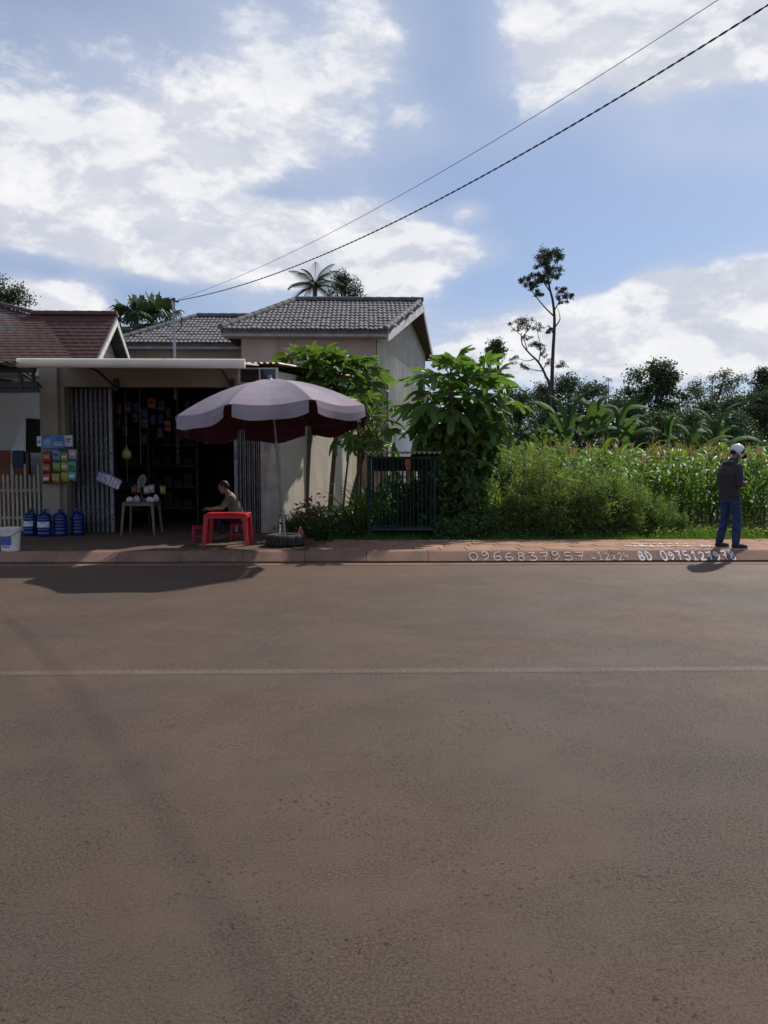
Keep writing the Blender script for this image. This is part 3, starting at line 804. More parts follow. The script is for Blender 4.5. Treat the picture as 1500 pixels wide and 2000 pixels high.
# main hip roof in front of the cross roof
E_ = P(150, 712, 18.5); T_ = P(80, 619, 21.5); Pk = P(-60, 583, 22.85); 
kz = (T_.z-E_.z)/3.0
EL_ = Vector((-19, 18.5, E_.z)); PkL = Vector((-19, Pk.y, Pk.z))
hr = MB(); hr.shell([EL_, E_, T_, Pk, PkL], [(0, 1, 2, 3, 4)], .1); hr = hr.build('hip_roof', 'soffit', nb)
nrm = (E_-EL_).cross(T_-EL_).normalized(); mb = MB(); rows = 26
for i in range(rows):
    def ex(t):
        y = E_.y+(Pk.y-E_.y)*t; z = E_.z+kz*(y-E_.y)
        x = E_.x+(T_.x-E_.x)*(y-E_.y)/(T_.y-E_.y) if y < T_.y else T_.x+(Pk.x-T_.x)*(y-T_.y)/(Pk.y-T_.y)
        return Vector((-19, y, z)), Vector((x, y, z))
    p0, p1 = ex(i/rows); p3, p2 = ex((i+1)/rows); k = max(2, int((p1-p0).length/.14)); vs, fs = [], []
    for j in range(k+1):
        h = .018*(.75+.35*((j+i) % 2)); vs += [p0.lerp(p1, j/k), p0.lerp(p1, j/k)+nrm*h, p3.lerp(p2, j/k)+nrm*.004]
    for j in range(k): q = 3*j; fs += [(q, q+3, q+4, q+1), (q+1, q+4, q+5, q+2)]
    mb.add(vs, fs)
o = mb.build('roof_tiles', 'tile_red', hr); o['kind'] = 'stuff'
cap_row(hr, T_, Pk, .09, .4, 'cap_red')
mb = MB(); mb.box(-19, X_(140, 19.0), 19.0, 19.2, .12, E_.z+.2); mb.build('front_wall', 'neighbour_wall', nb)
mb = MB(); mb.box(-19, E_.x-.05, 18.55, 18.6, E_.z-.26, E_.z-.1); mb.build('fascia', 'fascia', nb)

# steel porch roof of the neighbour, left of the shop
po = thing('steel_porch', 'dark steel porch frame with thin tin roof beside the shop pillar', 'porch', (-8.2, 14.6, SW))
xa, xb = -13.0, X_(84, 14.2)
zp = Z_(712, 14.0)
mb = MB(); corr_roof(mb, (xa, 13.3, zp-.05), (X_(38, 13.3), 13.3, zp-.05), (xa, 18.4, zp+.25), (X_(38, 18.4)+.4, 18.4, zp+.25), .14, .02); mb.build('tin_roof', 'sheet_white', po)
for yy, z in ((14.0, zp-.11), (14.1, zp-.36)):
    mb = MB(); mb.bar((xa, yy, z), (xb, yy, z), .07, .10); mb.build('beam', 'steel_dark', po)
mb = MB(); mb.bar((xa, 14.1, zp-.55), (xb, 14.1, zp-.47), .06); mb.build('lower_beam', 'steel_dark', po)
for px in (2, 48, 72, -60, -140):
    x = X_(px, 14.1); mb = MB(); mb.bar((x, 14.1, zp-.5), (x, 14.05, zp-.14), .05); mb.build('strut', 'steel_dark', po)
for x in (-12.6, -9.7):
    mb = MB(); mb.bar((x, 14.1, SW), (x, 14.1, zp-.55), .08); mb.build('post', 'steel_dark', po)
for i in range(4):
    x = xa+.5+i*1.4; mb = MB(); mb.bar((x, 14.15, zp-.1), (x, 18.3, zp+.14), .05); mb.build('rafter', 'steel_dark', po)

# picket fence, gate canopy with blue box
fe_ = thing('picket_fence', 'white picket fence between the shop pillar and the neighbour yard', 'fence', (-8.5, 16.3, .17))
YF = 16.4
for i in range(26):
    px = 74-i*8.6; x = X_(px, YF); mb = MB(); zt_ = Z_(926 if i > 6 or i % 3 else 905, YF)
    w = .022; mb.prism([(x-w, YF, SW), (x+w, YF, SW), (x+w, YF, zt_-.04), (x, YF, zt_), (x-w, YF, zt_-.04)], (0, .02, 0)); mb.build('picket', 'picket', fe_)
for z in (.42, 1.0):
    mb = MB(); mb.box(X_(-150, YF), X_(78, YF), YF+.022, YF+.05, z, z+.06); mb.build('rail', 'picket', fe_)
YC = 16.9
cn = thing('gate_canopy', 'small grey pitched canopy on white posts beside the shop pillar', 'canopy', (X_(50, YC), YC, .17))
pA, pB, pC = at(50, 812, YC), at(22, 880, YC), at(50, 880, YC)
mb = MB(); mb.prism([pA, pB, pC], (0, .03, 0)); mb.build('side_panel', 'sheet_white', cn)
mb = MB(); mb.shell([pA, pA+Vector((.75, 0, -.06)), pA+Vector((.75, 1.6, -.06)), pA+Vector((0, 1.6, 0))], [(0, 1, 2, 3)], .05); mb.build('top_sheet', 'sheet_white', cn)
mb = MB(); mb.shell([pA+Vector((0, .04, -.04)), pB+Vector((0, .04, -.01)), pB+Vector((0, 1.6, 0)), pA+Vector((0, 1.6, 0))], [(3, 2, 1, 0)], .03); mb.build('slope_sheet', 'steel_grey', cn)
for px in (25, 50):
    x = X_(px, YC); mb = MB(); mb.bar((x, YC, .12), (x, YC, pB.z), .05); mb.build('post', 'picket', cn)
mb = MB(); x0_, x1_ = X_(26, YC-.08), X_(49, YC-.08)
mb.bbox(x0_, x1_, YC-.14, YC-.05, Z_(914, YC-.1), Z_(882, YC-.1), .01); o = mb.build('letter_box', 'box_navy'); tag(o, 'dark navy box hung between the white canopy posts', 'box')
mb = MB(); mb.box(-16, X_(60, 18.0), 17.9, 18.0, .12, Z_(880, 18)); o = mb.build('low_wall', 'brick_wall'); tag(o, 'low red brick wall behind the picket fence', 'wall')

# galvanised service mast on the shop roof, with two service cables to a pole across the road
YM = 17.0
top = at(339, 584, YM)
ma = thing('service_mast', 'thin galvanised cable mast standing on the shop roof', 'mast', (top.x, YM, 3.6))
mb = MB(); mb.tube([(top.x, YM, 3.0), (top.x, YM, top.z)], .032, 10); mb.build('pipe', 'galv', ma)
mb = MB(); mb.lathe([(.0, .02), (.04, .02), (.045, -.03), (.03, -.04)], 10, (top.x, YM, top.z)); mb.build('cap', 'steel_dark', ma)
for dz in (.05, .28):
    mb = MB(); mb.tube([(top.x+.02, YM-.03, top.z-dz), (top.x+.12, YM-.05, top.z-dz-.02)], .02, 8); mb.build('insulator', 'steel_dark', ma)
mb = MB(); mb.tube(smooth_path([(top.x+.1, YM-.05, top.z-.25), (top.x+.17, YM-.02, top.z-.42), (top.x+.14, YM, top.z-.62), (top.x+.04, YM, top.z-.7)]), .012, 6); mb.build('drip_loop', 'wire', ma)
up_ = thing('utility_pole', 'tapered concrete utility pole across the road', 'pole', (8, 1, 0))
mb = MB(); mb.tube([(8, 1, -.1), (8, 1, 8.3)], [.17, .11], 14); mb.build('shaft', 'cement', up_)
mb = MB(); mb.bar((7.5, 1, 7.6), (8.5, 1, 7.6), .08); mb.build('cross_arm', 'steel_grey', up_)
A0 = Vector((top.x+.1, YM-.05, top.z-.04)); B0 = Vector((8, 1, 7.5))
def cable(B, sag, r, twist, label, d):
    pts = []
    for i in range(141):
        t = i/140; p = (A0+Vector((0, 0, d))).lerp(B, t); p.z -= sag*4*t*(1-t); pts.append(p)
    mb = MB()
    if twist:
        for ph in (0, math.pi):
            q = []
            for i in range(1401):
                t = i/1400; p = (A0+Vector((0, 0, d))).lerp(B, t); p.z -= sag*4*t*(1-t); a = ph+t*2*math.pi*95
                q.append(p+Vector((math.cos(a)*r*.7, math.cos(a)*r*.5, math.sin(a)*r*.8)))
            mb.tube(q, r*.8, 5)
    else: mb.tube(pts, r, 6)
    o = mb.build('service_cable', 'wire', smooth=True); tag(o, label, 'cable')
cable(B0, 1.08, .0066, True, 'thick twisted black cable sagging lowest from the roof mast', 0)
cable(B0+Vector((0, 0, .03)), .76, .0034, False, 'thin straight upper cable running from the roof mast', .02)

# ------------------------------------------------------------------ umbrella with its tyre base
tb = gnd(557, 1066, SW); tb.z = SW
um = thing('market_umbrella', 'large pale lilac parasol with dark maroon underside leaning in a tyre base', 'umbrella', tb)
cen = Vector((X_(534, 13.05), 13.05, 2.40)); RU = 1.62
tilt = Matrix.Rotation(R(-4.2), 3, 'X') @ Matrix.Rotation(R(-4.2), 3, 'Y')
def cpt(a, r, h=0.0):
    return cen+tilt @ Vector((math.sin(a)*r, -math.cos(a)*r, h))
NB = 8; a_off = R(-17)
rib_a = [a_off+2*math.pi*k/NB for k in range(NB)]
def dome(q): return .60*(1-q**1.75)
for under in (0, 1):
    mb = MB(); vs, fs = [], []; NQ, NS = 9, 6
    for k in range(NB):
        a0_, a1_ = rib_a[k], rib_a[k]+2*math.pi/NB; base = len(vs)
        for i in range(NQ+1):
            q = i/NQ
            for j in range(NS+1):
                t = j/NS; sagf = math.sin(math.pi*t)*q
                p0, p1 = cpt(a0_, RU*q, dome(q)), cpt(a1_, RU*q, dome(q))
                vs.append(p0.lerp(p1, t)+Vector((0, 0, -.055*sagf-(.012 if under else 0))))
        for i in range(NQ):
            for j in range(NS):
                q0 = base+i*(NS+1)+j; f = (q0, q0+NS+1, q0+NS+2, q0+1); fs.append(f if not under else f[::-1])
    mb.add(vs, fs); mb.build('canopy' if not under else 'canopy_lining', 'canopy_top' if not under else 'canopy_under', um, fix=False)
for k in range(NB):
    a0_, a1_ = rib_a[k]+.035, rib_a[k]+2*math.pi/NB-.035; mb = MB(); vs, fs = [], []; n = 12
    for j in range(n+1):
        t = j/n; p = cpt(a0_, RU, 0).lerp(cpt(a1_, RU, 0), t); p.z -= .055*math.sin(math.pi*t)
        out = (tilt @ Vector((math.sin((a0_+a1_)/2), -math.cos((a0_+a1_)/2), 0)))
        dr = .20+.035*math.sin(math.pi*t)+.016*math.sin(9*t+k)
        w = math.sin(7*t+1.7*k)*.018
        vs += [p+out*.004, p+out*(.03+w*.5)+Vector((0, 0, -dr*.5)), p+out*(.035+w)+Vector((0, 0, -dr))]
    for j in range(n): q = 3*j; fs += [(q+1, q+4, q+3, q), (q+2, q+5, q+4, q+1)]
    m_ = len(vs); off = (cen-sum(vs, Vector())/m_); off.z = 0; off = off.normalized()*.004
    mb.add(vs, fs); mb.cur = 1; mb.add([v+off for v in vs], [f[::-1] for f in fs]); mb.build('valance', ['canopy_top', 'canopy_under'], um, fix=False)
hub = cpt(0, 0, .57); foot = tb+Vector((0, 0, .12))
mb = MB(); mb.tube([foot, foot.lerp(hub, .5), hub], .021, 10); mb.build('pole', 'steel_grey', um)
mb = MB(); mb.lathe([(0, .08), (.025, .07), (.03, .02), (.05, 0), (.05, -.03), (0, -.03)], 12, cpt(0, 0, .61)); mb.build('finial', 'steel_grey', um)
mid = foot.lerp(hub, .80)
for k in range(NB):
    mb = MB(); mb.tube([cpt(rib_a[k], RU*q, dome(q)-.03) for q in (.03, .3, .6, .85, .99)], .007, 5); rb = mb.build('rib', 'steel_grey', um)
    mb = MB(); mb.tube([mid, cpt(rib_a[k], RU*.5, dome(.5)-.035)], .006, 5); mb.build('strut', 'steel_grey', rb)
ty = thing('tyre_base', 'old black tyre filled with cement holding the parasol pole', 'tyre', tb)
pr = [(.19, .02), (.24, .0), (.30, .008), (.325, .05), (.33, .10), (.325, .15), (.30, .195), (.24, .205), (.19, .185), (.175, .15)]
mb = MB(); mb.lathe(pr, 40, tb+Vector((0, 0, .002))); mb.build('tyre', 'rubber', ty, smooth=True)
mb = MB(); mb.lathe([(0, .172), (.1, .168), (.19, .155), (.2, .1), (.19, .02), (0, .02)], 24, tb); mb.build('cement_fill', 'cement', ty)
for k in range(30):
    a = 2*math.pi*k/30; M = Matrix.Translation(tb+Vector((0, 0, .10))) @ Matrix.Rotation(a, 4, 'Z'); mb = MB()
    mb.bbox(.318, .342, -.02, .02, -.085 if k % 2 else -.06, .06 if k % 2 else .085, .006, M); mb.build('tread_block', 'rubber', ty)

# ------------------------------------------------------------------ red plastic table and stools
def plastic_table(name, label, cat, c, w, d, h, m, rot=0, group=None, leg=.055, skirt=.08, splay=.05, brace=False):
    t = thing(name, label, cat, c, group); M = Matrix.Translation(c) @ Matrix.Rotation(rot, 4, 'Z')
    mb = MB(); mb.bbox(-w/2, w/2, -d/2, d/2, h-.03, h, .012, M); mb.build('top', m, t)
    mb = MB()
    for s in (-1, 1):
        mb.bbox(-w/2+.03, w/2-.03, s*(d/2-.018)-.008, s*(d/2-.018)+.008, h-skirt, h-.02, .003, M); mb.bbox(s*(w/2-.018)-.008, s*(w/2-.018)+.008, -d/2+.03, d/2-.03, h-skirt, h-.02, .003, M)
    mb.build('apron', m, t)
    for sx in (-1, 1):
        for sy in (-1, 1):
            x, y = sx*(w/2-leg*.62), sy*(d/2-leg*.62); r = []
            for f, z in ((1.15, h-.025), (1.0, h-skirt*1.6), (.72, 0)):
                k = leg*f/2; ox, oy = sx*splay*(1-z/h), sy*splay*(1-z/h)
                r.append([M @ Vector((x+ox+a*k, y+oy+b*k, z)) for a, b in ((-1, -1), (0, -1.12), (1, -1), (1.12, 0), (1, 1), (0, 1.12), (-1, 1), (-1.12, 0))])
            mb = MB(); mb.ring(r); mb.build('leg', m, t)
    if brace:
        mb = MB()
        for s in (-1, 1):
            mb.bbox(-w/2, w/2, s*(d/2)-.008, s*d/2+.008, h*.33, h*.33+.03, .003, M); mb.bbox(s*w/2-.008, s*w/2+.008, -d/2, d/2, h*.33, h*.33+.03, .003, M)
        mb.build('brace', m, t)
    return t
c = gnd(442, 1055, SW); c = Vector((X_(444, 13.62), 13.62, SW))
plastic_table('plastic_table', 'low red plastic table with the seated person leaning on it', 'table', c, .74, .58, .555, 'red_plastic', leg=.075)
plastic_table('plastic_stool', 'empty red plastic stool beside the red table', 'stool', Vector((X_(388, 14.05), 14.05, SW)), .27, .27, .30, 'red_dark_plastic', .25, 'red stools at the table', .05, .06, .02, True)
seat = Vector((X_(464, 14.35), 14.35, SW))
plastic_table('plastic_stool', 'red plastic stool under the seated person', 'stool', seat, .28, .28, .33, 'red_dark_plastic', .1, 'red stools at the table', .05, .06, .02, True)

# ------------------------------------------------------------------ shop table and the goods on it
tc_ = Vector((X_(275, 15.7), 15.7, SW))
plastic_table('goods_table', 'brown table just inside the shop loaded with goods', 'table', tc_, .62, .55, .66, 'table_brown', leg=.05, splay=.05)
def bag(name, label, cat, c, s, m, group=None):
    mb = MB(); n = 10; rings = []
    for z, f in ((0, .82), (.25, 1.0), (.6, .92), (.85, .6), (1.0, .32)):
        rings.append([Vector(c)+Vector((math.cos(a)*s[0]*f*(1+.12*math.sin(3*a+z*5)), math.sin(a)*s[1]*f*(1+.12*math.cos(2*a+z*4)), z*s[2])) for a in np.linspace(0, 2*math.pi, n, endpoint=False)])
    mb.ring(rings); return tag(mb.build(name, m, smooth=True), label, cat, group)
for dx_, dy_, s, m, lb in ((-.2, -.1, (.08, .07, .10), 'paper', 'crumpled white bag at the mirror end of the goods table'), (-.05, -.14, (.07, .06, .13), 'foil_lilac', 'pinkish bag standing in the middle of the goods table'),
                           (.1, -.1, (.075, .06, .08), 'foil_darkred', 'dark red packet on the goods table'), (.22, -.14, (.09, .07, .10), 'paper', 'pale bag at the doorway end of the goods table'), (.28, .05, (.06, .05, .14), 'sign_pale', 'tall pale jar-shaped bag at the back of the goods table')):
    bag('goods_bag', lb, 'bag', tc_+Vector((dx_, dy_, .66)), s, m, 'bags on the goods table')
mi = at(277, 940, 15.9); mb = MB()
t = thing('oval_mirror', 'oval mirror with pale rim propped on the goods table', 'mirror', (mi.x, 15.85, SW+.66))
M = Matrix.Translation(mi) @ Matrix.Rotation(R(14), 4, 'Y') @ Matrix.Rotation(R(80), 4, 'X')
ring = [M @ Vector((math.cos(a)*.07, math.sin(a)*.13, 0)) for a in np.linspace(0, 2*math.pi, 25)]
mb.tube(ring, .016, 7); mb.build('rim', 'pale_plastic', t, smooth=True)
mb = MB(); mb.prism([M @ Vector((math.cos(a)*.068, math.sin(a)*.128, -.004)) for a in np.linspace(0, 2*math.pi, 24, endpoint=False)], M.to_3x3() @ Vector((0, 0, .006))); mb.build('glass', 'glass_dark', t)
mb = MB(); mb.tube([M @ Vector((0, -.14, 0)), (mi.x+.03, 15.85, SW+.66)], .012, 7); mb.build('handle', 'pale_plastic', t)
# strings of small goods hung in the doorway
for i, (px, y0, y1) in enumerate(((248, 838, 942), (275, 846, 908), (348, 856, 905))):
    Y = 16.25; x = X_(px, Y); zt_, zb_ = 3.29, Z_(y1, Y); lb = ('long hanging string with a yellowish bag in the doorway', 'shorter bare hanging string behind the goods table', 'hanging string of sachets deep in the dark doorway')[i]
    t = thing('hanging_string', lb, 'string', (x, Y, zb_)); mb = MB(); mb.bar((x, Y, zb_), (x, Y, zt_), .012, .006); mb.build('cord', 'pale_plastic', t)
    if i == 0:
        mb = MB(); z = Z_(888, Y); mb.ring([[(x+math.cos(a)*r*1.3, Y-.02+math.sin(a)*r*.6, z+h) for a in np.linspace(0, 2*math.pi, 8, endpoint=False)] for r, h in ((.03, -.1), (.085, -.05), (.08, .05), (.03, .12), (.01, .2))]); mb.build('hung_bag', 'foil_olive', t, smooth=True)
    if i == 2:
        for k in range(4):
            z = zb_+.08+k*.12; mb = MB(); mb.bbox(x-.04, x+.04, Y-.03, Y-.008, z, z+.10, .008); mb.build('sachet', 'goods_shaded_blue', t)
# shelf racks inside with rows of goods
def rack(x0, x1, Y, label, levels, cols):
    t = thing('shelf_rack', label, 'shelf', ((x0+x1)/2, Y, SW))
    for x in (x0, x1):
        mb = MB(); mb.bar((x, Y, SW), (x, Y, SW+2.3), .04); mb.build('upright', 'steel_dark', t)
    for k in range(levels):
        z = SW+.35+k*.5; mb = MB(); mb.bbox(x0, x1, Y-.16, Y+.16, z, z+.03, .004); mb.build('shelf', 'steel_dark', t)
        n = int((x1-x0)/.24)
        for j in range(n):
            w, h = random.uniform(.15, .21), random.uniform(.16, .36); x = x0+.12+j*.24; mb = MB()
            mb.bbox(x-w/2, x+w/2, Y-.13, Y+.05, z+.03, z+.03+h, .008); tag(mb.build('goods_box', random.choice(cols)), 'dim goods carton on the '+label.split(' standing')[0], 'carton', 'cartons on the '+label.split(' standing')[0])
rack(X_(300, 18.5), X_(385, 18.5), 18.5, 'dark shelf rack standing deep in the shop', 4, ['goods_shaded', 'goods_shaded_blue', 'gate_dark'])
rack(X_(230, 17.6), X_(290, 17.6), 17.6, 'short shelf rack standing by the wide gate', 4, ['goods_shaded', 'gate_dark'])

# ------------------------------------------------------------------ snack packets, sign boards, gate parcel
def packet(px, py, w, h, m, label, Y=15.52):
    c = at(px, py, Y); mb = MB(); n, k = 6, 6; w *= Y/1500; h *= Y/1500; rx = random.uniform(-.12, .12)
    for side in (-1, 1):
        vs, fs = [], []
        for i in range(n+1):
            for j in range(k+1):
                u, v = i/n*2-1, j/k*2-1; pin = 1-.10*abs(v)**3*0
                puff = .035*(1-u**4)*(1-v**4)*(1+.15*math.sin(5*u+3*v))
                vs.append(c+Vector((u*w/2*(1-.06*(1-v*v)), side*puff, v*h/2+rx*u*w/2)))
        for i in range(n):
            for j in range(k): q = i*(k+1)+j; f = (q, q+1, q+k+2, q+k+1); fs.append(f if side > 0 else f[::-1])
        mb.add(vs, fs)
    o = mb.build('snack_packet', m, smooth=True); tag(o, label, 'packet', 'snack packets hung on the pillar')
    r_ = random.Random(px+py); k1 = r_.uniform(.3, .6); zc = c.z+h*r_.uniform(-.08, .12)
    p_ = MB(); p_.bbox(c.x-w*.30, c.x+w*.30, c.y-.041, c.y-.030, zc-h*.15, zc+h*.15, .003); p_.build('printed_label', r_.choice(['paper', 'label_white', 'foil_yellow', 'foil_darkred']) if Y < 16 else 'goods_shaded', o)  # packets inside the shop get a label darkened to stand for shade
    return o
cols_ = [(92, [(893, 'red', 'top'), (914, 'red', 'middle'), (934, 'red', 'bottom')], 'red'), (110, [(890, 'sky', 'top'), (912, 'green', 'middle'), (934, 'olive', 'bottom')], ''),
         (127, [(893, 'olive', 'top'), (912, 'yellow', 'middle'), (932, 'yellow', 'bottom')], ''), (142, [(888, 'lilac', 'top'), (910, 'mint', 'middle'), (930, 'mint', 'bottom')], '')]
nmz = {'sky': 'pale blue', 'lilac': 'pale pink', 'mint': 'mint green'}
strip_n = ('strip nearest the fence', 'second strip from the fence', 'third strip from the fence', 'strip nearest the gate')
for ci, (px, lst, _) in enumerate(cols_):
    for py, m, row in lst: packet(px+random.uniform(-1, 1), py, 17, 21, 'foil_'+m, '%s snack packet at the %s of the hanging %s' % (nmz.get(m, m), row, strip_n[ci]), 15.50-.02*(ci % 2))
    mb = MB(); a = at(px, 870, 15.55); b = at(px, 942, 15.55); mb.bar(a, b, .012, .004); tag(mb.build('hanging_strip', 'pale_plastic'), 'plastic card strip holding snack packets, %s' % strip_n[ci], 'strip', 'packet strips on the pillar')
def board(px0, px1, py0, py1, Y, m, name, label, lines):
    a, b = at(px0, py1, Y), at(px1, py0, Y); t = thing(name, label, 'sign', ((a.x+b.x)/2, Y, a.z)); mb = MB(); mb.bbox(a.x, b.x, Y-.02, Y, a.z, b.z, .004); mb.build('panel', m, t)
    for (u0, u1, v0, v1, mm) in lines:
        mb = MB(); mb.box(a.x+(b.x-a.x)*u0, a.x+(b.x-a.x)*u1, Y-.024, Y-.021, a.z+(b.z-a.z)*v0, a.z+(b.z-a.z)*v1); mb.build('print', mm, t)
board(83, 126, 850, 876, 15.56, 'sign_blue', 'sign_board', 'small blue printed board on the pillar above the snack packets', [(.52, .92, .22, .34, 'sign_pale'), (.5, .9, .42, .5, 'sign_pale'), (.08, .4, .2, .75, 'foil_sky')])
board(127, 142, 850, 872, 15.54, 'sign_pale', 'price_card', 'pale grey card beside the blue board on the pillar', [(.15, .85, .6, .7, 'steel_dark'), (.15, .7, .4, .48, 'steel_dark')])
board(73, 81.5, 852, 872, 15.55, 'sheet_white', 'side_card', 'narrow pale green card at the fence edge of the pillar', [(.2, .8, .3, .6, 'foil_mint')])
c = at(213, 938, 15.85)
pk = thing('hung_parcel', 'purple and white wrapped multipack hung askew on the folding gate', 'parcel', c); M = Matrix.Translation(c) @ Matrix.Rotation(R(24), 4, 'Y')
mb = MB(); mb.bbox(-.25, .25, -.06, .06, -.11, .11, .03, M); mb.build('wrapper', 'foil_purple', pk)
for k in range(4):
    x = -.02+k*.075; mb = MB(); mb.bbox(x, x+.05, -.068, -.055, -.095, .095, .004, M); mb.build('roll', 'paper', pk)

rr_ = random.Random(4)
hmat = {'darkred': 'foil_darkred', 'navy': 'box_navy', 'brown': 'goods_shaded', 'rust': 'cloth_rust', 'black': 'gate_dark', 'purple': 'foil_purple_shaded'}  # dark wrapper colours carry the shade of the doorway
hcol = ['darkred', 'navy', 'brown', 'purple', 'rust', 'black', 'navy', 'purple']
hname = {'navy': 'navy', 'brown': 'brown', 'rust': 'rust red', 'black': 'black', 'darkred': 'dark red', 'purple': 'purple', 'sky': 'blue', 'red': 'red', 'lilac': 'pale pink', 'olive': 'olive', 'mint': 'mint green', 'yellow': 'yellow'}
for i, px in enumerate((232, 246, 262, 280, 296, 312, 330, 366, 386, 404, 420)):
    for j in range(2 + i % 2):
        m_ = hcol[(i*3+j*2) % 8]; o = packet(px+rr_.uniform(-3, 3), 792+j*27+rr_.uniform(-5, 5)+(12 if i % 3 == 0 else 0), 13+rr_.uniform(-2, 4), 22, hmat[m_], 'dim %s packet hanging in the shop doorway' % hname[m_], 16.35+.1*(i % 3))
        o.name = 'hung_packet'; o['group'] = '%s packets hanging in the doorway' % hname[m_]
for i, (px, m_) in enumerate(((262, 'darkred'), (268, 'olive'), (286, 'lilac'), (296, 'lilac'), (318, 'olive'))):
    o = packet(px, 957-2*(i % 2), 12, 17, 'foil_'+m_, '%s packet standing upright on the goods table' % hname[m_], 15.72+.04*i); o.name = 'table_packet'; o['group'] = 'packets standing on the goods table'

# ------------------------------------------------------------------ water bottles and bucket
def bottle(px, py, lab, label, rot):
    c = gnd(px, py, SW); c.z = SW; t = thing('water_bottle', label, 'bottle', c, 'blue water bottles by the pillar')
    pr = [(0, .0), (.115, 0), (.132, .02)]
    for k in range(5):
        z = .05+k*.065; pr += [(.135, z), (.135, z+.038), (.127, z+.048), (.127, z+.056)]
    pr += [(.135, .385), (.128, .41), (.095, .445), (.05, .465), (.034, .475), (.034, .505), (0, .505)]
    mb = MB(); mb.lathe(pr, 28, c); mb.build('body', 'blue_bottle', t, smooth=True)
    mb = MB(); mb.lathe([(0, .53), (.034, .528), (.04, .515), (.041, .488), (.036, .485)], 18, c); mb.build('cap', 'blue_cap', t)
    if lab:
        mb = MB(); mb.lathe([(.1375, .19), (.1375, .30)], 14, c, None, R(205+rot), R(325+rot)); mb.build('label', 'label_white', t, smooth=True)
    mb = MB(); mb.tube(smooth_path([c+Vector((.06, -.02, .45)), c+Vector((.10, -.03, .50)), c+Vector((.03, -.03, .54)), c+Vector((-.02, -.02, .5))]), .009, 6); mb.build('handle', 'blue_cap', t)
bottle(61, 1046, True, 'blue water bottle with white label, nearest the picket fence', -15)
bottle(88, 1048, True, 'blue water bottle with white label in front of the pillar', 5)
bottle(118, 1047, False, 'blue water bottle without label in front of the pillar', 0)
bottle(152, 1045, False, 'blue water bottle without label in front of the folding gate', 0)
c = gnd(21, 1076, SW); c.z = SW+.004
bk = thing('paint_bucket', 'white plastic bucket with blue print standing on the kerb', 'bucket', c)
mb = MB(); mb.lathe([(0, .0), (.135, 0), (.14, .01), (.158, .33), (.168, .335), (.168, .35), (.162, .352), (.168, .37), (.166, .385), (0, .39)], 32, c); mb.build('body', 'bucket_white', bk, smooth=False)
mb = MB(); mb.lathe([(.1455, .10), (.1535, .25)], 16, c, None, R(215), R(300)); mb.build('print', 'print_blue', bk, smooth=True)
mb = MB(); mb.lathe([(.1437, .065), (.1447, .085)], 10, c, None, R(230), R(290)); mb.build('print_line', 'print_blue', bk, smooth=True)
mb = MB(); mb.tube(smooth_path([c+Vector((-.165, .0, .33)), c+Vector((-.13, -.13, .26)), c+Vector((-.02, -.175, .24)), c+Vector((.10, -.14, .27)), c+Vector((.165, 0, .33))]), .005, 6); mb.build('handle', 'steel_grey', bk)

# ------------------------------------------------------------------ animal cage
YG = 14.55
gx0, gx1 = X_(721, YG), X_(849, YG); gz0, gz1 = Z_(1030, YG), Z_(892, YG); gd = .95
cg = thing('animal_cage', 'dark green barred cage on legs under a wavy tin roof', 'cage', ((gx0+gx1)/2, YG+gd/2, .14))
for x in (gx0, gx1):
    for y in (YG, YG+gd):
        mb = MB(); w = .075 if (x == gx0) else .045; mb.bar((x, y, .12), (x, y, gz1+.02), w); mb.build('corner_post', 'cage_green', cg)
for z in (gz0, gz1-.02):
    for a, b in (((gx0, YG), (gx1, YG)), ((gx0, YG+gd), (gx1, YG+gd)), ((gx0, YG), (gx0, YG+gd)), ((gx1, YG), (gx1, YG+gd))):
        mb = MB(); mb.bar((*a, z), (*b, z), .045); mb.build('rail', 'cage_green', cg)
nbar = 16
for y, nm in ((YG-.001, 'bar'), (YG+gd, 'rear_bar')):
    for i in range(1, nbar):
        x = gx0+(gx1-gx0)*i/nbar+random.uniform(-.012, .012); mb = MB(); mb.bar((x, y, gz0), (x, y, gz1-.02), .021); mb.build(nm, 'cage_green' if y < YG+.5 or 1 else 'cage_green', cg)
for x, nm in ((gx0, 'side_bar'), (gx1, 'side_bar')):
    for i in range(1, 8):
        y = YG+gd*i/8; mb = MB(); mb.bar((x, y, gz0), (x, y, gz1-.02), .015); mb.build(nm, 'cage_green', cg)
mb = MB(); mb.bbox(gx0, gx1, YG-.02, YG+gd+.02, gz0-.06, gz0-.02, .005); mb.build('floor_tray', 'steel_dark', cg)
mb = MB(); zt_ = Z_(921, YG); mb.box(gx0+.06, gx1-.03, YG+gd-.06, YG+gd-.04, zt_, gz1-.03); mb.build('upper_board', 'gate_dark', cg)
dr = thing('tmp_', 'x', 'x'); bpy.data.objects.remove(dr)
dx0, dx1, dz0, dz1 = X_(741, YG), X_(776, YG), gz0+.03, Z_(960, YG)
for a, b in (((dx0, dz0), (dx1, dz0)), ((dx0, dz1), (dx1, dz1)), ((dx0, dz0), (dx0, dz1)), ((dx1, dz0), (dx1, dz1))):
    mb = MB(); mb.bar((a[0], YG-.035, a[1]), (b[0], YG-.035, b[1]), .028); mb.build('door_frame', 'cage_green', cg)
mb = MB(); corr_roof(mb, (gx0-.08, YG-.12, gz1+.075), (gx1+.12, YG-.12, gz1+.075), (gx0-.08, YG+gd+.1, gz1+.10), (gx1+.12, YG+gd+.1, gz1+.10), .095, .022, 6, .008); mb.build('tin_roof', 'sheet_rust', cg)
p = at(796, 905, YG-.06); mb = MB(); vs, fs = [], []
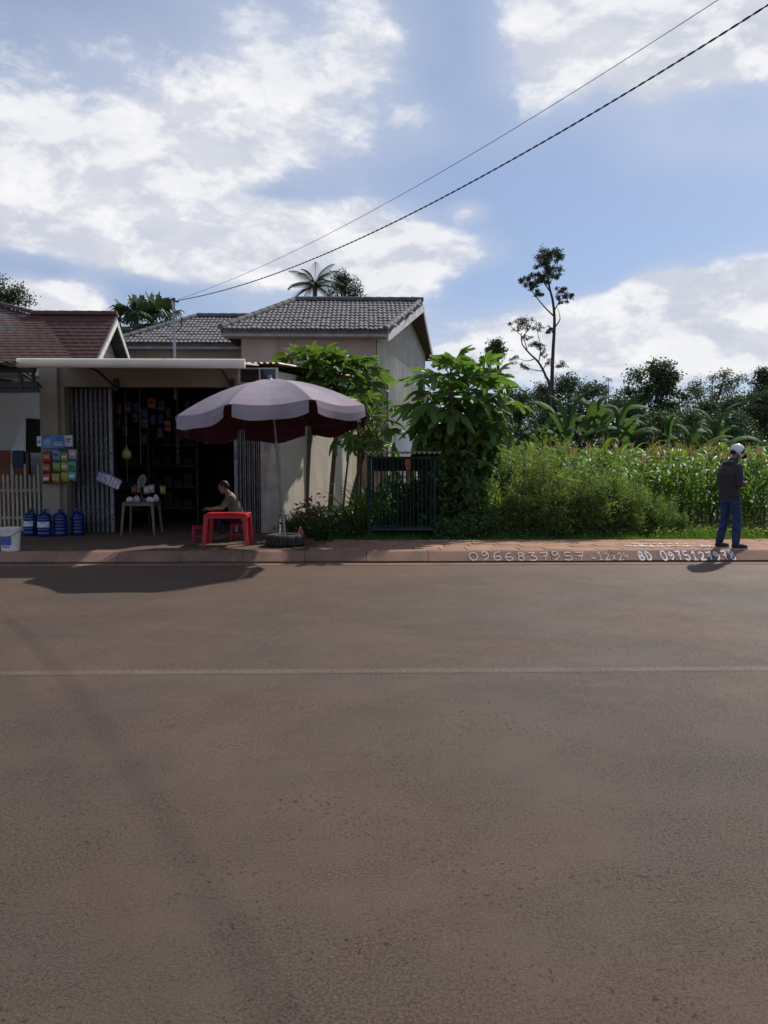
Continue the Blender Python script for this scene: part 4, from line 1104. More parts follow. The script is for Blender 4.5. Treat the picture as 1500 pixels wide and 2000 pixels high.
for i in range(9):
    t = i/8; w = .05*(1-.55*t)*(1+.25*math.sin(7*t))
    for j in range(4): vs.append((p.x-w+2*w*j/3+.03*t, p.y-.02*math.sin(j*2.1+3*t), p.z+.08-.42*t))
for i in range(8):
    for j in range(3): q = i*4+j; fs.append((q, q+1, q+5, q+4))
mb.add(vs, fs); mb.add([Vector(v)+Vector((0, .008, 0)) for v in vs], [f[::-1] for f in fs]); tag(mb.build('hanging_rag', 'cloth_rust', smooth=True, fix=False), 'rust red rag hanging on the front of the cage', 'rag')
c = gnd(586, 1030, .15); mb = MB(); c = Vector((X_(586, 14.4), 14.4, .15))
wd = thing('plastic_wedge', 'small red wedge-shaped plastic piece leaning among the papaya trunks', 'plastic piece', c)
mb.prism([c+Vector(v) for v in ((-.09, 0, 0), (.10, 0, 0), (.075, .02, .10), (-.0, .06, .27))], (0, .04, 0)); mb.build('panel', 'red_plastic', wd)
mb = MB(); mb.bar(c+Vector((-.085, -.006, .02)), c+Vector((-.0, .055, .27)), .018, .01); mb.build('white_edge', 'white_paint', wd)

# ------------------------------------------------------------------ people
def capsule(mb, pts, rad, n=12): mb.tube(pts, rad, n, True, True)
def finger(mb, base, dirs, lens, r):
    p = [Vector(base)]; 
    for d, l in zip(dirs, lens): p.append(p[-1]+Vector(d).normalized()*l)
    mb.tube(p, [r, r*.95, r*.88, r*.75][:len(p)], 7, True, True)
def hand(mb, wrist, fwd, up, side, curl=.9, s=1.0):
    """palm with four curled fingers and a thumb on the +side edge"""
    fwd, up = Vector(fwd).normalized(), Vector(up).normalized(); sd = fwd.cross(up).normalized()*side; up = -up if False else up
    mb.tube([wrist, wrist+fwd*.045*s, wrist+fwd*.085*s], [.021*s, .030*s, .030*s], 8, True, True)
    for k, (o, l) in enumerate(((-.028, .062), (-.010, .078), (.009, .084), (.027, .076))):
        b = wrist+fwd*.092*s+sd*o*s; d1 = fwd-up*curl*.4; d2 = fwd*.6-up*curl; d3 = fwd*(.6-curl*.7)-up*curl
        finger(mb, b, (d1, d2, d3), (l*.45*s, l*.32*s, l*.25*s), .0088*s)
    finger(mb, wrist+fwd*.03*s+sd*.026*s, (fwd*.6+sd*.8, fwd-up*.2+sd*.25, fwd-up*.4), (.035*s, .032*s, .026*s), .0105*s)
def head(mb, c, fwd, up, s=1.0):
    """skull, jaw, nose, brow, lips and ears as overlapping volumes"""
    fwd = Vector(fwd).normalized(); rt = fwd.cross(Vector(up)).normalized(); up = rt.cross(fwd)
    M = Matrix((rt, fwd, up)).transposed(); L = lambda x, y, z: Vector(c)+M @ Vector((x*s, y*s, z*s))
    mb.sphere(L(0, -.012, .035), (.074*s, .094*s, .085*s), 18, 12, M); mb.sphere(L(0, .022, -.045), (.056*s, .062*s, .072*s), 16, 10, M)
    mb.tube([L(0, .086, .02), L(0, .102, -.022)], [.008*s, .013*s], 8, True, True)
    mb.tube([L(-.035, .076, .028), L(0, .084, .03), L(.035, .076, .028)], .011*s, 7, True, True)
    mb.tube([L(-.02, .074, -.058), L(0, .081, -.057), L(.02, .074, -.058)], .009*s, 7, True, True)
    mb.sphere(L(0, .066, -.098), (.024*s, .02*s, .02*s), 8, 6, M)
    for k in (-1, 1): mb.sphere(L(k*.076, -.008, -.005), (.010*s, .02*s, .032*s), 8, 8, M)
    return L, M
# man with helmet standing at the kerb, reading his phone
mp_ = gnd(1424, 1072, SW); mp_.z = SW+.006
man = thing('person', 'person in dark jacket, blue jeans and white helmet looking down on the pavement', 'person', mp_)
Mm = Matrix.Translation(mp_) @ Matrix.Rotation(R(-76), 4, 'Z')
q = lambda x, y, z: Mm @ Vector((x, y, z)); qd = lambda x, y, z: Mm.to_3x3() @ Vector((x, y, z))
body = MB()
capsule(body, [q(0, -.01, .92), q(0, -.03, 1.1), q(0, -.02, 1.3), q(0, .0, 1.40)], [.13, .12, .13, .10])
capsule(body, [q(0, .005, 1.40), q(0, .04, 1.48), q(0, .065, 1.53)], [.062, .055, .053])
hc = q(0, .105, 1.595); hL, hM = head(body, hc, qd(.10, .72, -.70), qd(0, .70, .72), .98)
for s in (-1, 1):
    sh, elb, wr_ = q(s*.175, .0, 1.385), q(s*.235, -.03, 1.10), q(s*.085, .20, 1.09)
    capsule(body, [q(s*.08, 0, 1.37), sh, sh.lerp(elb, .5), elb], [.065, .055, .045, .038]); capsule(body, [elb, elb.lerp(wr_, .4), wr_], [.038, .036, .024])
    hd = (q(s*.015, .30, 1.12)-wr_).normalized(); hand(body, wr_, hd, qd(0, -.3, 1), 1 if s < 0 else -1, .8)
legs_ = []
for s, kx, ax, ay, ty_ in ((1, .115, .135, .035, .05), (-1, -.105, -.115, -.085, .05)):
    hip, kn, an = q(s*.09, -.01, .90), q(kx, ay*.5+.03, .49), q(ax, ay-.02, .09)
    capsule(body, [hip, hip.lerp(kn, .45), kn, kn.lerp(an, .3), an], [.088, .074, .054, .052, .036]); capsule(body, [an, q(ax+s*.02, ay+.10, .045)], [.036, .034]); legs_.append((s, hip, kn, an, ax, ay))
fuse('body', body, 'skin', man, .008, 3)
jk = MB()
def ell(c, rx, ry, n=20, tw=0.0):
    return [Mm @ Vector((c[0]+math.cos(a)*rx*(1+.03*math.sin(3*a+tw)), c[1]+math.sin(a)*ry*(1+.04*math.cos(4*a+tw)), c[2])) for a in np.linspace(0, 2*math.pi, n, endpoint=False)]
jk.ring([ell((0, -.015, .845), .185, .138, 20, 1), ell((0, -.02, .90), .195, .145, 20, 2), ell((0, -.03, 1.0), .19, .142, 20, 3), ell((0, -.05, 1.12), .192, .145, 20, 1.5), ell((0, -.05, 1.25), .195, .148), ell((0, -.03, 1.34), .183, .135), ell((0, .0, 1.405), .135, .108), ell((0, .015, 1.445), .10, .085), ell((0, .025, 1.475), .080, .078), ell((0, .04, 1.515), .072, .072)])
jk.sphere(q(0, -.085, 1.42), (.10, .06, .05), 12, 8, Mm.to_3x3())       # folded hood
for s in (-1, 1):
    sh, elb, wr_ = q(s*.175, -.005, 1.375), q(s*.245, -.035, 1.10), q(s*.095, .18, 1.088)
    capsule(jk, [q(s*.08, 0, 1.37), sh-qd(0, 0, .02), sh.lerp(elb, .35)+qd(s*.008, 0, 0), sh.lerp(elb, .7), elb], [.075, .070, .064, .062, .056]); capsule(jk, [elb, elb.lerp(wr_, .35), elb.lerp(wr_, .7), wr_], [.058, .056, .048, .040])
fuse('jacket', jk, 'jacket', man, .011, 4)
tr = MB(); tr.ring([ell((0, -.015, .78), .165, .12), ell((0, -.015, .86), .168, .122), ell((0, -.015, .97), .155, .115)])
for (s, hip, kn, an, ax, ay) in legs_:
    capsule(tr, [hip-qd(0, 0, .02), hip.lerp(kn, .4), hip.lerp(kn, .75), kn, kn.lerp(an, .35), kn.lerp(an, .7), an+qd(0, 0, .03)], [.098, .092, .078, .074, .070, .066, .064])
fuse('jeans', tr, 'jeans', man, .011, 3)
for (s, hip, kn, an, ax, ay) in legs_:
    sh_ = MB(); a0_ = Vector((ax, ay-.02, 0)); tz = Vector((s*.025, .205, 0))
    capsule(sh_, [q(a0_.x, a0_.y-.03, .06), q(a0_.x, a0_.y, .085)], [.046, .047]); capsule(sh_, [q(a0_.x, a0_.y-.02, .05), q(a0_.x+tz.x*.5, a0_.y+.10, .052), q(a0_.x+tz.x*.9, a0_.y+.175, .040)], [.045, .046, .036]); shoe = fuse('shoe', sh_, 'shoe', man, .008, 2)
    so = MB(); out = [(-.036, -.075), (.036, -.075), (.044, .02), (.05, .12), (.036, .20), (0, .222), (-.03, .20), (-.04, .12), (-.038, .02)]
    so.prism([q(a0_.x+x+tz.x*max(y, 0)/.2, a0_.y+y, -.004) for x, y in out], (0, 0, .024)); so.build('sole', 'sole', shoe)
hm = MB(); hs = []
n_, m_ = 28, 12
for j in range(m_+1):
    t = math.pi*.68*j/m_
    hs.append([hL(0, -.016, .035)+hM @ Vector((math.sin(t)*math.cos(a)*.112, math.sin(t)*math.sin(a)*(.128), math.cos(t)*.118-.0*a)) for a in np.linspace(0, 2*math.pi, n_, endpoint=False)])
hm.ring(hs[::-1], caps=True); helm = hm.build('helmet', 'helmet_white', man, smooth=True)
bd = MB(); vs, fs = [], []
for i in range(25):
    a = -math.pi*.12+math.pi*1.24*i/24
    for o in (-.02, .022):
        t = Vector((math.cos(a)*.1145, .030+o+.25*.1*math.sin(a)*0, math.sin(a)*.118)); k = math.sqrt(max(.0, 1-(t.y/.128)**2)); vs.append(hL(0, -.016, .035)+hM @ Vector((t.x*k*1.02, t.y, t.z*k*1.035)))
for i in range(24): fs.append((2*i, 2*i+2, 2*i+3, 2*i+1))
bd.add(vs, fs); bd.build('helmet_band', 'helmet_band', helm, smooth=True, fix=False)
vz = MB(); vs = []
for i in range(11):
    a = R(35+110*i/10); 
    for rr, zz in ((.125, .02), (.175, -.005)): vs.append(hL(0, -.016, .035)+hM @ Vector((math.cos(a)*rr*.9, math.sin(a)*rr*1.02, zz)))
vz.shell(vs, [(2*i, 2*i+1, 2*i+3, 2*i+2) for i in range(10)], .006); vz.build('visor', 'helmet_band', helm)
sp = MB(); sp.tube([hL(-.07, .0, -.02), hL(-.06, .03, -.08), hL(0, .045, -.112), hL(.06, .03, -.08), hL(.07, .0, -.02)], .006, 6); sp.build('chin_strap', 'helmet_band', helm)
nh = MB(); nh.sphere(hL(0, -.07, -.02), (.062, .045, .06), 12, 8, hM); fuse('hair', nh, 'hair', man, .009, 2)
ph = MB(); phc = q(0, .315, 1.135); Mp = Matrix.Translation(phc) @ Mm.to_3x3().to_4x4() @ Matrix.Rotation(R(-40), 4, 'X'); ph.bbox(-.038, .038, -.075, .075, -.005, .005, .003, Mp); tag(ph.build('mobile_phone', 'phone'), 'black mobile phone held by the person in the helmet', 'phone')

# person seated at the red table, facing along the road, arms on the table
sp0 = Vector((seat.x, seat.y, SW)); sit = thing('person', 'seated person in tan shirt leaning forward over the red table', 'person', sp0)
Ms = Matrix.Translation(sp0) @ Matrix.Rotation(R(103), 4, 'Z'); q2 = lambda x, y, z: Ms @ Vector((x, y, z)); qd2 = lambda x, y, z: Ms.to_3x3() @ Vector((x, y, z))
body = MB()
capsule(body, [q2(0, 0, .42), q2(0, .03, .56), q2(0, .10, .72), q2(0, .15, .82)], [.13, .12, .12, .09]); capsule(body, [q2(0, .15, .82), q2(0, .20, .90), q2(0, .225, .94)], [.058, .05, .05])
hL2, hM2 = head(body, q2(0, .265, .985), qd2(.1, .9, -.35), qd2(0, .35, .9), .95)
for s, w_ in ((1, (-.02, .50, .60)), (-1, (-.26, .46, .60))):
    sh, wr_ = q2(s*.165, .13, .80), q2(*w_); elb = q2(s*.21-.06, .30, .615)
    capsule(body, [q2(s*.07, .13, .80), sh, elb], [.06, .05, .038]); capsule(body, [elb, wr_], [.038, .024]); hand(body, wr_, qd2(-.2 if s > 0 else .1, 1, -.02), Vector((0, 0, 1)), 1 if s < 0 else -1, .35)
for s in (1, -1):
    capsule(body, [q2(s*.085, .02, .42), q2(s*.12, .34, .44), q2(s*.10, .32, .25), q2(s*.10, .28, .07), q2(s*.10, .40, .035)], [.085, .062, .055, .04, .034])
fuse('body', body, 'skin', sit, .009, 3)
sh_ = MB()
def ell2(c, rx, ry): return [Ms @ Vector((c[0]+math.cos(a)*rx, c[1]+math.sin(a)*ry, c[2])) for a in np.linspace(0, 2*math.pi, 18, endpoint=False)]
sh_.ring([ell2((0, 0, .37), .17, .14), ell2((0, .02, .48), .165, .138), ell2((0, .07, .64), .165, .13), ell2((0, .115, .76), .175, .12), ell2((0, .15, .835), .11, .085)])
for s in (1, -1):
    sh = q2(s*.165, .13, .795); elb = q2(s*.21-.06, .30, .615); capsule(sh_, [q2(s*.08, .13, .79), sh, sh.lerp(elb, .65)], [.075, .066, .055])
shirt = fuse('shirt', sh_, 'shirt_tan', sit, .011, 3)
for k in range(3):
    mb = MB(); z = .385+k*.03; r1, r2 = ell2((0, .003+k*.004, z), .171, .142), ell2((0, .004+k*.004, z+.012), .171, .142); mb.ring([r1, r2], caps=False); mb.build('hem_stripe', 'stripe_yellow', shirt, smooth=True, fix=False)
tr = MB()
for s in (1, -1): capsule(tr, [q2(s*.08, .0, .41), q2(s*.12, .34, .435), q2(s*.105, .325, .27), q2(s*.10, .295, .16)], [.10, .078, .07, .06])
fuse('trousers', tr, 'trouser_dark', sit, .011, 3)
hr_ = MB(); hr_.sphere(hL2(0, -.025, .045), (.078, .092, .085), 16, 10, hM2); hr_.sphere(hL2(0, -.085, .0), (.05, .04, .05), 12, 8, hM2); fuse('hair', hr_, 'hair', sit, .009, 2)

# ------------------------------------------------------------------ vegetation
GZ = .12
# papaya leaf: stalk along +x, lobed blade at its end
def papaya_leaf(seed, Rb, Lp, droop):
    rn = random.Random(seed); mb = MB(); mb.cur = 1
    pts = smooth_path([(0, 0, 0), (Lp*.5, 0, .03), (Lp, 0, -.02)], 3); mb.tube(pts, [.014-.008*i/(len(pts)-1) for i in range(len(pts))], 5); mb.cur = 0
    c = Vector((Lp, 0, -.02)); out = []
    L7 = [(-152, .55), (-104, .80), (-55, .95), (0, 1.08), (55, .95), (104, .80), (152, .55)]
    for a, r in L7:
        r *= Rb*rn.uniform(.9, 1.1); a = R(a+rn.uniform(-5, 5))
        for da, f in ((-.43, .46), (-.34, .74), (-.24, .60), (-.13, .92), (0, 1.0), (.13, .90), (.24, .58), (.34, .72)):
            out.append((a+da*(1.05 if abs(f) > .3 else 1), f*r))
    vs = [c]; n = len(out)
    for a, r in out:
        x, y = math.cos(a)*r, math.sin(a)*r; z = -droop*(r*r)/Rb+.05*Rb*math.sin(3.5*a+seed)*(r/Rb)
        vs.append(c+Vector((x*.95, y, z)))
    mids = []
    for a, r in out: mids.append(None)
    fs = [(0, 1+i, 1+(i+1) % n) for i in range(n) if i != n-1]
    mb.add(vs, fs)
    return mb.mesh('leaf', ['leaf_papaya', 'stem_green'])
PLEAF = [papaya_leaf(i, .36+.022*i, .55+.05*(i % 3), .35+.18*(i % 3)) for i in range(6)]
def orient(d, roll=0.0):
    d = Vector(d).normalized(); y = Vector((0, 0, 1)).cross(d)
    if y.length < .05: y = Vector((0, 1, 0))
    y.normalize(); z = d.cross(y); M = Matrix((d, y, z)).transposed()
    return (M @ Matrix.Rotation(roll, 3, 'X')).to_euler()
def papaya(label, path, r0, n, seed, crown=.6, emin=-42, emax=68, s=1.0, group='papaya trees by the shop wall', drop=.35):
    rn = random.Random(seed); path = [Vector(p) for p in path]
    t = thing('papaya_tree', label, 'tree', path[0], group)
    P = smooth_path(path, 4); mb = MB(); m = len(P); mb.tube(P, [r0*(1-.5*i/(m-1))*(1+.06*(i % 2)) for i in range(m)], 9); mb.build('trunk', 'trunk_papaya', t, smooth=True)
    top = P[-1]; dirn = (P[-1]-P[-2]).normalized()
    for i in range(n):
        f = i/max(n-1, 1); az_ = 2.39996*i+rn.uniform(-.3, .3); e = R(emax+(emin-emax)*f**.8+rn.uniform(-8, 8))
        d = Vector((math.cos(az_)*math.cos(e), math.sin(az_)*math.cos(e), math.sin(e)))
        o = link_mesh('leaf', PLEAF[rn.randrange(6)], t, top-dirn*(drop*f)-ORG[t.name]); k = s*(rn.uniform(.8, 1.15))*(.6+.4*min(1, f*3))
        o.rotation_euler = orient(d, rn.uniform(-.5, .5)); o.scale = (k, k, k)
    return t
Yp = 15.1
def pth(Y, *pp): return [at(px, py, Y+dy) for px, py, dy in pp]
papaya('tall papaya tree with straight bare trunk beside the parasol pole', pth(17.3, (595, 1030, 0), (599, 940, 0), (605, 840, .05), (610, 712, .1)), .082, 44, 1, s=1.0)
papaya('papaya tree with crooked trunk next to the tallest papaya by the parasol', pth(17.5, (643, 1030, 0), (648, 950, 0), (655, 860, -.05), (664, 724, -.1)), .068, 40, 2, s=.98)
papaya('thin young papaya between the leaning papaya and the crooked one', pth(16.9, (668, 1034, 0), (673, 960, 0), (682, 880, 0), (690, 806, 0)), .03, 18, 3, s=.72)
papaya('papaya tree leaning towards the cage', pth(16.4, (674, 1036, 0), (690, 965, 0), (708, 890, 0), (722, 805, 0)), .058, 28, 4, s=.88, emin=-50)
papaya('papaya tree with yellowish young crown leaning over the house corner', pth(17.6, (692, 1030, 0), (700, 920, 0), (700, 820, .1), (696, 722, .1)), .05, 30, 9, s=.85)
g2 = 'papaya trees behind the cage'
papaya('big papaya tree with wide crown behind the cage', pth(Yp+.55, (884, 1048, 0), (886, 950, 0), (884, 850, 0), (880, 735, 0)), .09, 56, 5, s=1.05, emin=-55, group=g2, drop=.7)
papaya('papaya tree on the bushy side behind the cage', pth(Yp+.9, (930, 1046, 0), (935, 930, 0), (938, 840, 0), (945, 745, 0)), .07, 48, 6, s=1.0, emin=-55, group=g2, drop=.6)
papaya('shorter papaya tree hugging the cage roof', pth(Yp+.6, (862, 1046, 0), (862, 950, 0), (858, 880, 0), (850, 795, 0)), .05, 28, 7, s=.85, emin=-45, group=g2, drop=.5)
papaya('lower papaya tree half buried in the vines by the cage', pth(Yp+.5, (905, 1046, 0), (907, 980, 0), (910, 905, 0), (915, 850, 0)), .05, 32, 8, s=.88, emin=-60, group=g2, drop=.6)

# ---- leafy shrubs and vines
def shrub_mesh(seed, w, d, h, n, l, lw, m='leaf_weed', stems=26, spike=.25, dome=True):
    """upright feathery shrub: arching stems, narrow leaves along them"""
    rn = np.random.default_rng(seed); C, D, st = [], [], MB()
    for i in range(stems):
        a = rn.uniform(0, 2*math.pi); rr = math.sqrt(rn.random()); bx, by = math.cos(a)*rr*w*.32, math.sin(a)*rr*d*.32
        ex, ey = math.cos(a)*rr*w*.5+rn.normal()*.08, math.sin(a)*rr*d*.5+rn.normal()*.08
        hz = h*(1-.45*rr**2)*rn.uniform(.7, 1.0+spike)
        pts = [Vector((bx+(ex-bx)*t**1.5, by+(ey-by)*t**1.5, hz*t**.85)) for t in np.linspace(0, 1, 6)]
        st.tube(pts, [.010, .009, .007, .005, .004, .002], 4, False)
        k = int(n/stems); t = rn.random(k)**.75; 
        P = np.array([np.interp(t, np.linspace(0, 1, 6), [p[j] for p in pts]) for j in range(3)]).T
        sp = (.05+.16*(1-t))[:, None]*rn.normal(size=(k, 3))*np.array([1.2, 1.2, .8]); C.append(P+sp); D.append(sp+np.array([0, 0, .06]))
    C, D = np.concatenate(C), np.concatenate(D); C[:, 2] = np.maximum(C[:, 2], .03)
    return quad_mesh('foliage', leaves(C, l, lw, D, 0, .6, rn), m), st.mesh('stems', 'stem_green')
def place_shrub(proto, name, label, cat, loc, group, sc, rz):
    t = thing(name, label, cat, loc, group); fo, st = proto
    link_mesh('foliage', fo, t); link_mesh('stems', st, t)
    t.rotation_euler = (0, 0, rz); t.scale = sc; return t
WEED = [shrub_mesh(20+i, 1.5, 1.1, 1.55, 5200, .085, .017, spike=.45) for i in range(3)]
LOW = [shrub_mesh(30+i, .7, .6, .55, 900, .09, .035, 'leaf_vine', 14) for i in range(2)]
VINE = [shrub_mesh(40+i, 1.3, 1.0, 1.9, 2600, .13, .085, 'leaf_vine', 22, .1) for i in range(2)]
k = 0
for px, py, Y, s in ((925, 1046, 15.3, .72), (985, 1046, 15.4, .95), (1035, 1047, 15.2, 1.0), (1085, 1047, 15.3, 1.03), (1135, 1047, 15.2, 1.0), (1180, 1046, 15.4, .95), (1222, 1045, 15.6, .86), (1010, 1046, 16.3, 1.05), (1070, 1046, 16.4, 1.08), (1130, 1046, 16.4, 1.05), (1190, 1046, 16.5, .95), (960, 1046, 16.3, 1.0), (1250, 1044, 15.5, .7), (1282, 1044, 15.6, .55), (1305, 1044, 15.3, .42), (1240, 1044, 15.0, .45), (1150, 1044, 14.9, .55), (1060, 1044, 14.9, .6), (975, 1044, 14.9, .55)):
    place_shrub(WEED[k % 3], 'weed_shrub', 'tall feathery green weed shrub between the cage and the corn', 'shrub', (X_(px, Y), Y, GZ), 'feathery weed shrubs', (s, s, s*random.uniform(.78, 1.05)), random.uniform(0, 6)); k += 1
for px, Y, s in ((875, 15.1, 1.0), (905, 15.3, .95), (940, 15.5, .8), (925, 16.0, 1.1), (870, 16.0, 1.05), (965, 16.2, .95), (840, 16.4, .9), (800, 16.6, .75), (765, 16.8, .7), (822, 15.9, .7), (742, 16.3, .6)):
    place_shrub(VINE[k % 2], 'vine_thicket', 'dark broad-leaved vine thicket around the papaya trunks behind the cage', 'vine', (X_(px, Y), Y, GZ), 'vine thickets by the cage', (s*.8, s*.8, s), random.uniform(0, 6)); k += 1
for px, Y, s in ((578, 15.0, .7), (594, 15.4, .95), (615, 14.8, .6), (632, 14.9, .75), (662, 14.8, .6), (690, 14.9, .8), (700, 15.6, 1.1), (612, 16.0, 1.1), (655, 15.9, .95), (870, 14.7, .8), (895, 14.6, .7), (925, 14.7, .9), (960, 14.7, .8)):
    place_shrub(LOW[k % 2], 'low_weed', 'low leafy weed growing along the back of the pavement', 'weed', (X_(px, Y), Y, GZ), 'low weeds along the pavement', (s, s, s), random.uniform(0, 6)); k += 1
BROAD = [shrub_mesh(70+i, 1.0, .8, 1.2, 1300, .12, .055, 'leaf_weed', 18, .5) for i in range(2)]
for px, Y, s in ((950, 15.0, .8), (1005, 14.95, .75), (1110, 14.95, .8), (1165, 15.05, .85), (1210, 15.1, .7), (1265, 15.3, .55), (1050, 15.9, 1.15), (1150, 15.9, 1.1), (1090, 14.8, .6), (1330, 15.4, .4), (1230, 16.0, .9)):
    place_shrub(BROAD[k % 2], 'broadleaf_weed', 'broad-leaved weed mixed among the feathery shrubs before the corn', 'weed', (X_(px, Y), Y, GZ), 'broad-leaved weeds before the corn', (s, s, s), random.uniform(0, 6)); k += 1
cr = shrub_mesh(55, .6, .5, .8, 170, .10, .045, 'leaf_red', 10)
place_shrub(cr, 'red_shrub', 'small shrub with dark red leaves among the papaya trunks', 'shrub', (X_(608, 14.9), 14.9, GZ), None, (1, 1, 1), 0)
# grass-leaved tufts by the cage
def blade_strip(vs, fs, base, az_, L, w, up, arch, rn, seg=6, fold=.25):
    """one arching strap leaf; three points across, folded along the midrib"""
    base = Vector(base); d = Vector((math.cos(az_), math.sin(az_), 0)); sd = Vector((-d.y, d.x, 0)); p = base.copy(); e = up; b0 = len(vs)
    for i in range(seg+1):
        t = i/seg; ww = w*math.sin(math.pi*min(1, (.18+.82*t)))**.7 if t < 1 else .002
        if t == 0: ww = w*.45
        nrm = Vector((-d.x*math.sin(e), -d.y*math.sin(e), math.cos(e)))
        vs += [p+sd*ww/2+nrm*ww*fold, p, p-sd*ww/2+nrm*ww*fold]
        p = p+(d*math.cos(e)+Vector((0, 0, math.sin(e))))*(L/seg); e -= arch/seg*(.5+t)
    for i in range(seg):
        q_ = b0+3*i; fs += [(q_, q_+1, q_+4, q_+3), (q_+1, q_+2, q_+5, q_+4)]
def tuft(seed, n, L, w):
    rn = random.Random(seed); vs, fs = [], []
    for i in range(n): blade_strip(vs, fs, (rn.gauss(0, .05), rn.gauss(0, .05), 0), rn.uniform(0, 6.28), L*rn.uniform(.6, 1.1), w, R(rn.uniform(60, 88)), R(rn.uniform(40, 130)), rn, 6)
    mb = MB(); mb.add(vs, fs); return mb.mesh('leaf_tuft', 'leaf_corn')
TUFT = [tuft(i, 26, 1.0, .035) for i in range(2)]
for px, Y, s in ((706, 14.9, 1.25), (716, 15.3, 1.5), (728, 15.6, 1.2), (700, 15.6, 1.1), (760, 15.75, 1.2), (785, 15.8, 1.0), (812, 15.7, 1.2), (838, 15.8, 1.3)):
    o = link_mesh('grass_tuft', TUFT[k % 2], None, (X_(px, Y), Y, GZ)); o.scale = (s, s, s); o.rotation_euler = (0, 0, k); k += 1
    tag(o, 'tall strap-leaved grass tuft beside the cage', 'grass tuft', 'grass tufts beside the cage')

# ---- corn
def corn_proto(seed, H):
    rn = random.Random(seed); mb = MB(); P = [Vector((rn.gauss(0, .015)*i, rn.gauss(0, .015)*i, H*.82*i/5)) for i in range(6)]
    mb.tube(P, [.016, .015, .013, .011, .009, .006], 5, False); st = mb.mesh('stalk', 'stem_green', smooth=True)
    vs, fs = [], []; a0_ = rn.uniform(0, 6.28)
    for i in range(12):
        t = .1+.82*i/11; z = H*.82*t; p = P[0].lerp(P[-1], t); az_ = a0_+(i % 2)*math.pi+rn.gauss(0, .35)
        blade_strip(vs, fs, (p.x, p.y, z), az_, (.55+.45*math.sin(math.pi*t))*rn.uniform(.8, 1.1), .075*rn.uniform(.8, 1.15), R(rn.uniform(48, 72)), R(rn.uniform(90, 150)), rn, 7)
    mb = MB(); mb.add(vs, fs); lf = mb.mesh('leaves', 'leaf_corn', smooth=True)
    vs, fs = [], []
    for i in range(7): blade_strip(vs, fs, (P[-1].x, P[-1].y, H*.80+.03*(i % 3)), rn.uniform(0, 6.28), rn.uniform(.24, .38), .019, R(rn.uniform(62, 88)), R(rn.uniform(5, 40)), rn, 3)
    mb = MB(); mb.add(vs, fs); ta = mb.mesh('tassel', 'tassel')
    return st, lf, ta
CORN = [corn_proto(60+i, 2.0) for i in range(5)]
rn = random.Random(5); cornlab = 'green corn plant with tassel standing in the corn field'
spots = []
Y = 16.6
while Y < 24:
    x = X_(1000 if Y > 17.2 else 1180, Y)
    while x < X_(1530, Y): spots.append((x+rn.uniform(-.1, .1), Y+rn.uniform(-.12, .12))); x += .27 if Y < 18 else .42
    Y += .62
near = spots[:250]
for i, (x, y) in enumerate(near):
    t = thing('corn_plant', cornlab, 'corn plant', (x, y, GZ), 'corn plants in the field'); pr = CORN[rn.randrange(5)]
    for nm, me in zip(('stalk', 'leaves', 'tassel'), pr): link_mesh(nm, me, t)
    s = rn.uniform(.82, 1.08); t.scale = (s, s, s*rn.uniform(.95, 1.05)); t.rotation_euler = (rn.gauss(0, .04), rn.gauss(0, .04), rn.uniform(0, 6.28))
def mesh_arrays(me):
    v = np.empty(len(me.vertices)*3, np.float32); me.vertices.foreach_get('co', v); return v.reshape(-1, 3), [tuple(p.vertices) for p in me.polygons]
CA = [[mesh_arrays(m) for m in pr] for pr in CORN]
far = spots[250:]
Y = 16.8
while Y < 24:
    x = X_(1545, Y)
    while x < 17: far.append((x+rn.uniform(-.2, .2), Y+rn.uniform(-.2, .2))); x += .5
    Y += .7
Y = 24
while Y < 33:
    x = X_(985, Y)
    while x < X_(1560, Y)+7: far.append((x+rn.uniform(-.2, .2), Y+rn.uniform(-.2, .2))); x += .8
    Y += .9
mb = MB()
for (x, y) in far:
    pr = CA[rn.randrange(5)]; a = rn.uniform(0, 6.28); s = rn.uniform(.85, 1.1); c_, s_ = math.cos(a)*s, math.sin(a)*s
    Mx = np.array([[c_, -s_, 0], [s_, c_, 0], [0, 0, s]])
    for mi_, (v, f) in enumerate(pr): mb.cur = (1, 0, 2)[mi_]; mb.add((v @ Mx.T + np.array([x, y, GZ])).tolist(), f)
o = mb.build('corn_field', ['leaf_corn', 'stem_green', 'tassel'], fix=False, smooth=True); tag(o, 'far rows of green corn with pale tassels before the trees', 'corn', kind='stuff')

# ---- grass along the back of the pavement
rg = np.random.default_rng(3); n = 15000
gx_ = rg.uniform(X_(640, 14.5), 9.5, n); gy_ = 14.26+rg.random(n)**1.6*1.1; hg = (.05+.10*rg.random(n))*(.5+.9*np.minimum(1, (gy_-14.2)*2))
hg *= .55+.9*(np.sin(gx_*3.1)*.25+np.sin(gx_*7.7+1)*.2+.5)
C = np.stack([gx_, gy_, GZ+hg*.5], 1); A_ = rg.normal(size=(n, 3))*.35; A_[:, 2] = 1; A_ = unit(A_); B_ = unit(np.cross(A_, rg.normal(size=(n, 3))))
L_ = hg[:, None]; q_ = np.stack([C-A_*L_*.5-B_*.006, C-A_*L_*.5+B_*.006, C+A_*L_*.5+B_*.002, C+A_*L_*.5-B_*.001], 1)
o = link_mesh('grass', quad_mesh('grass', q_, 'grass')); tag(o, 'short bright grass along the back of the pavement', 'grass', kind='stuff')
n = 9000; gx_ = rg.uniform(X_(985, 15), 12, n); gy_ = rg.uniform(14.6, 17.2, n); C = np.stack([gx_, gy_, GZ+.02+.20*rg.random(n)], 1)
o = link_mesh('ground_cover', quad_mesh('ground_cover', leaves(C, .07, .045, None, .4, .5, rg), 'leaf_weed')); tag(o, 'low leafy ground cover in front of the corn', 'ground cover', kind='stuff')

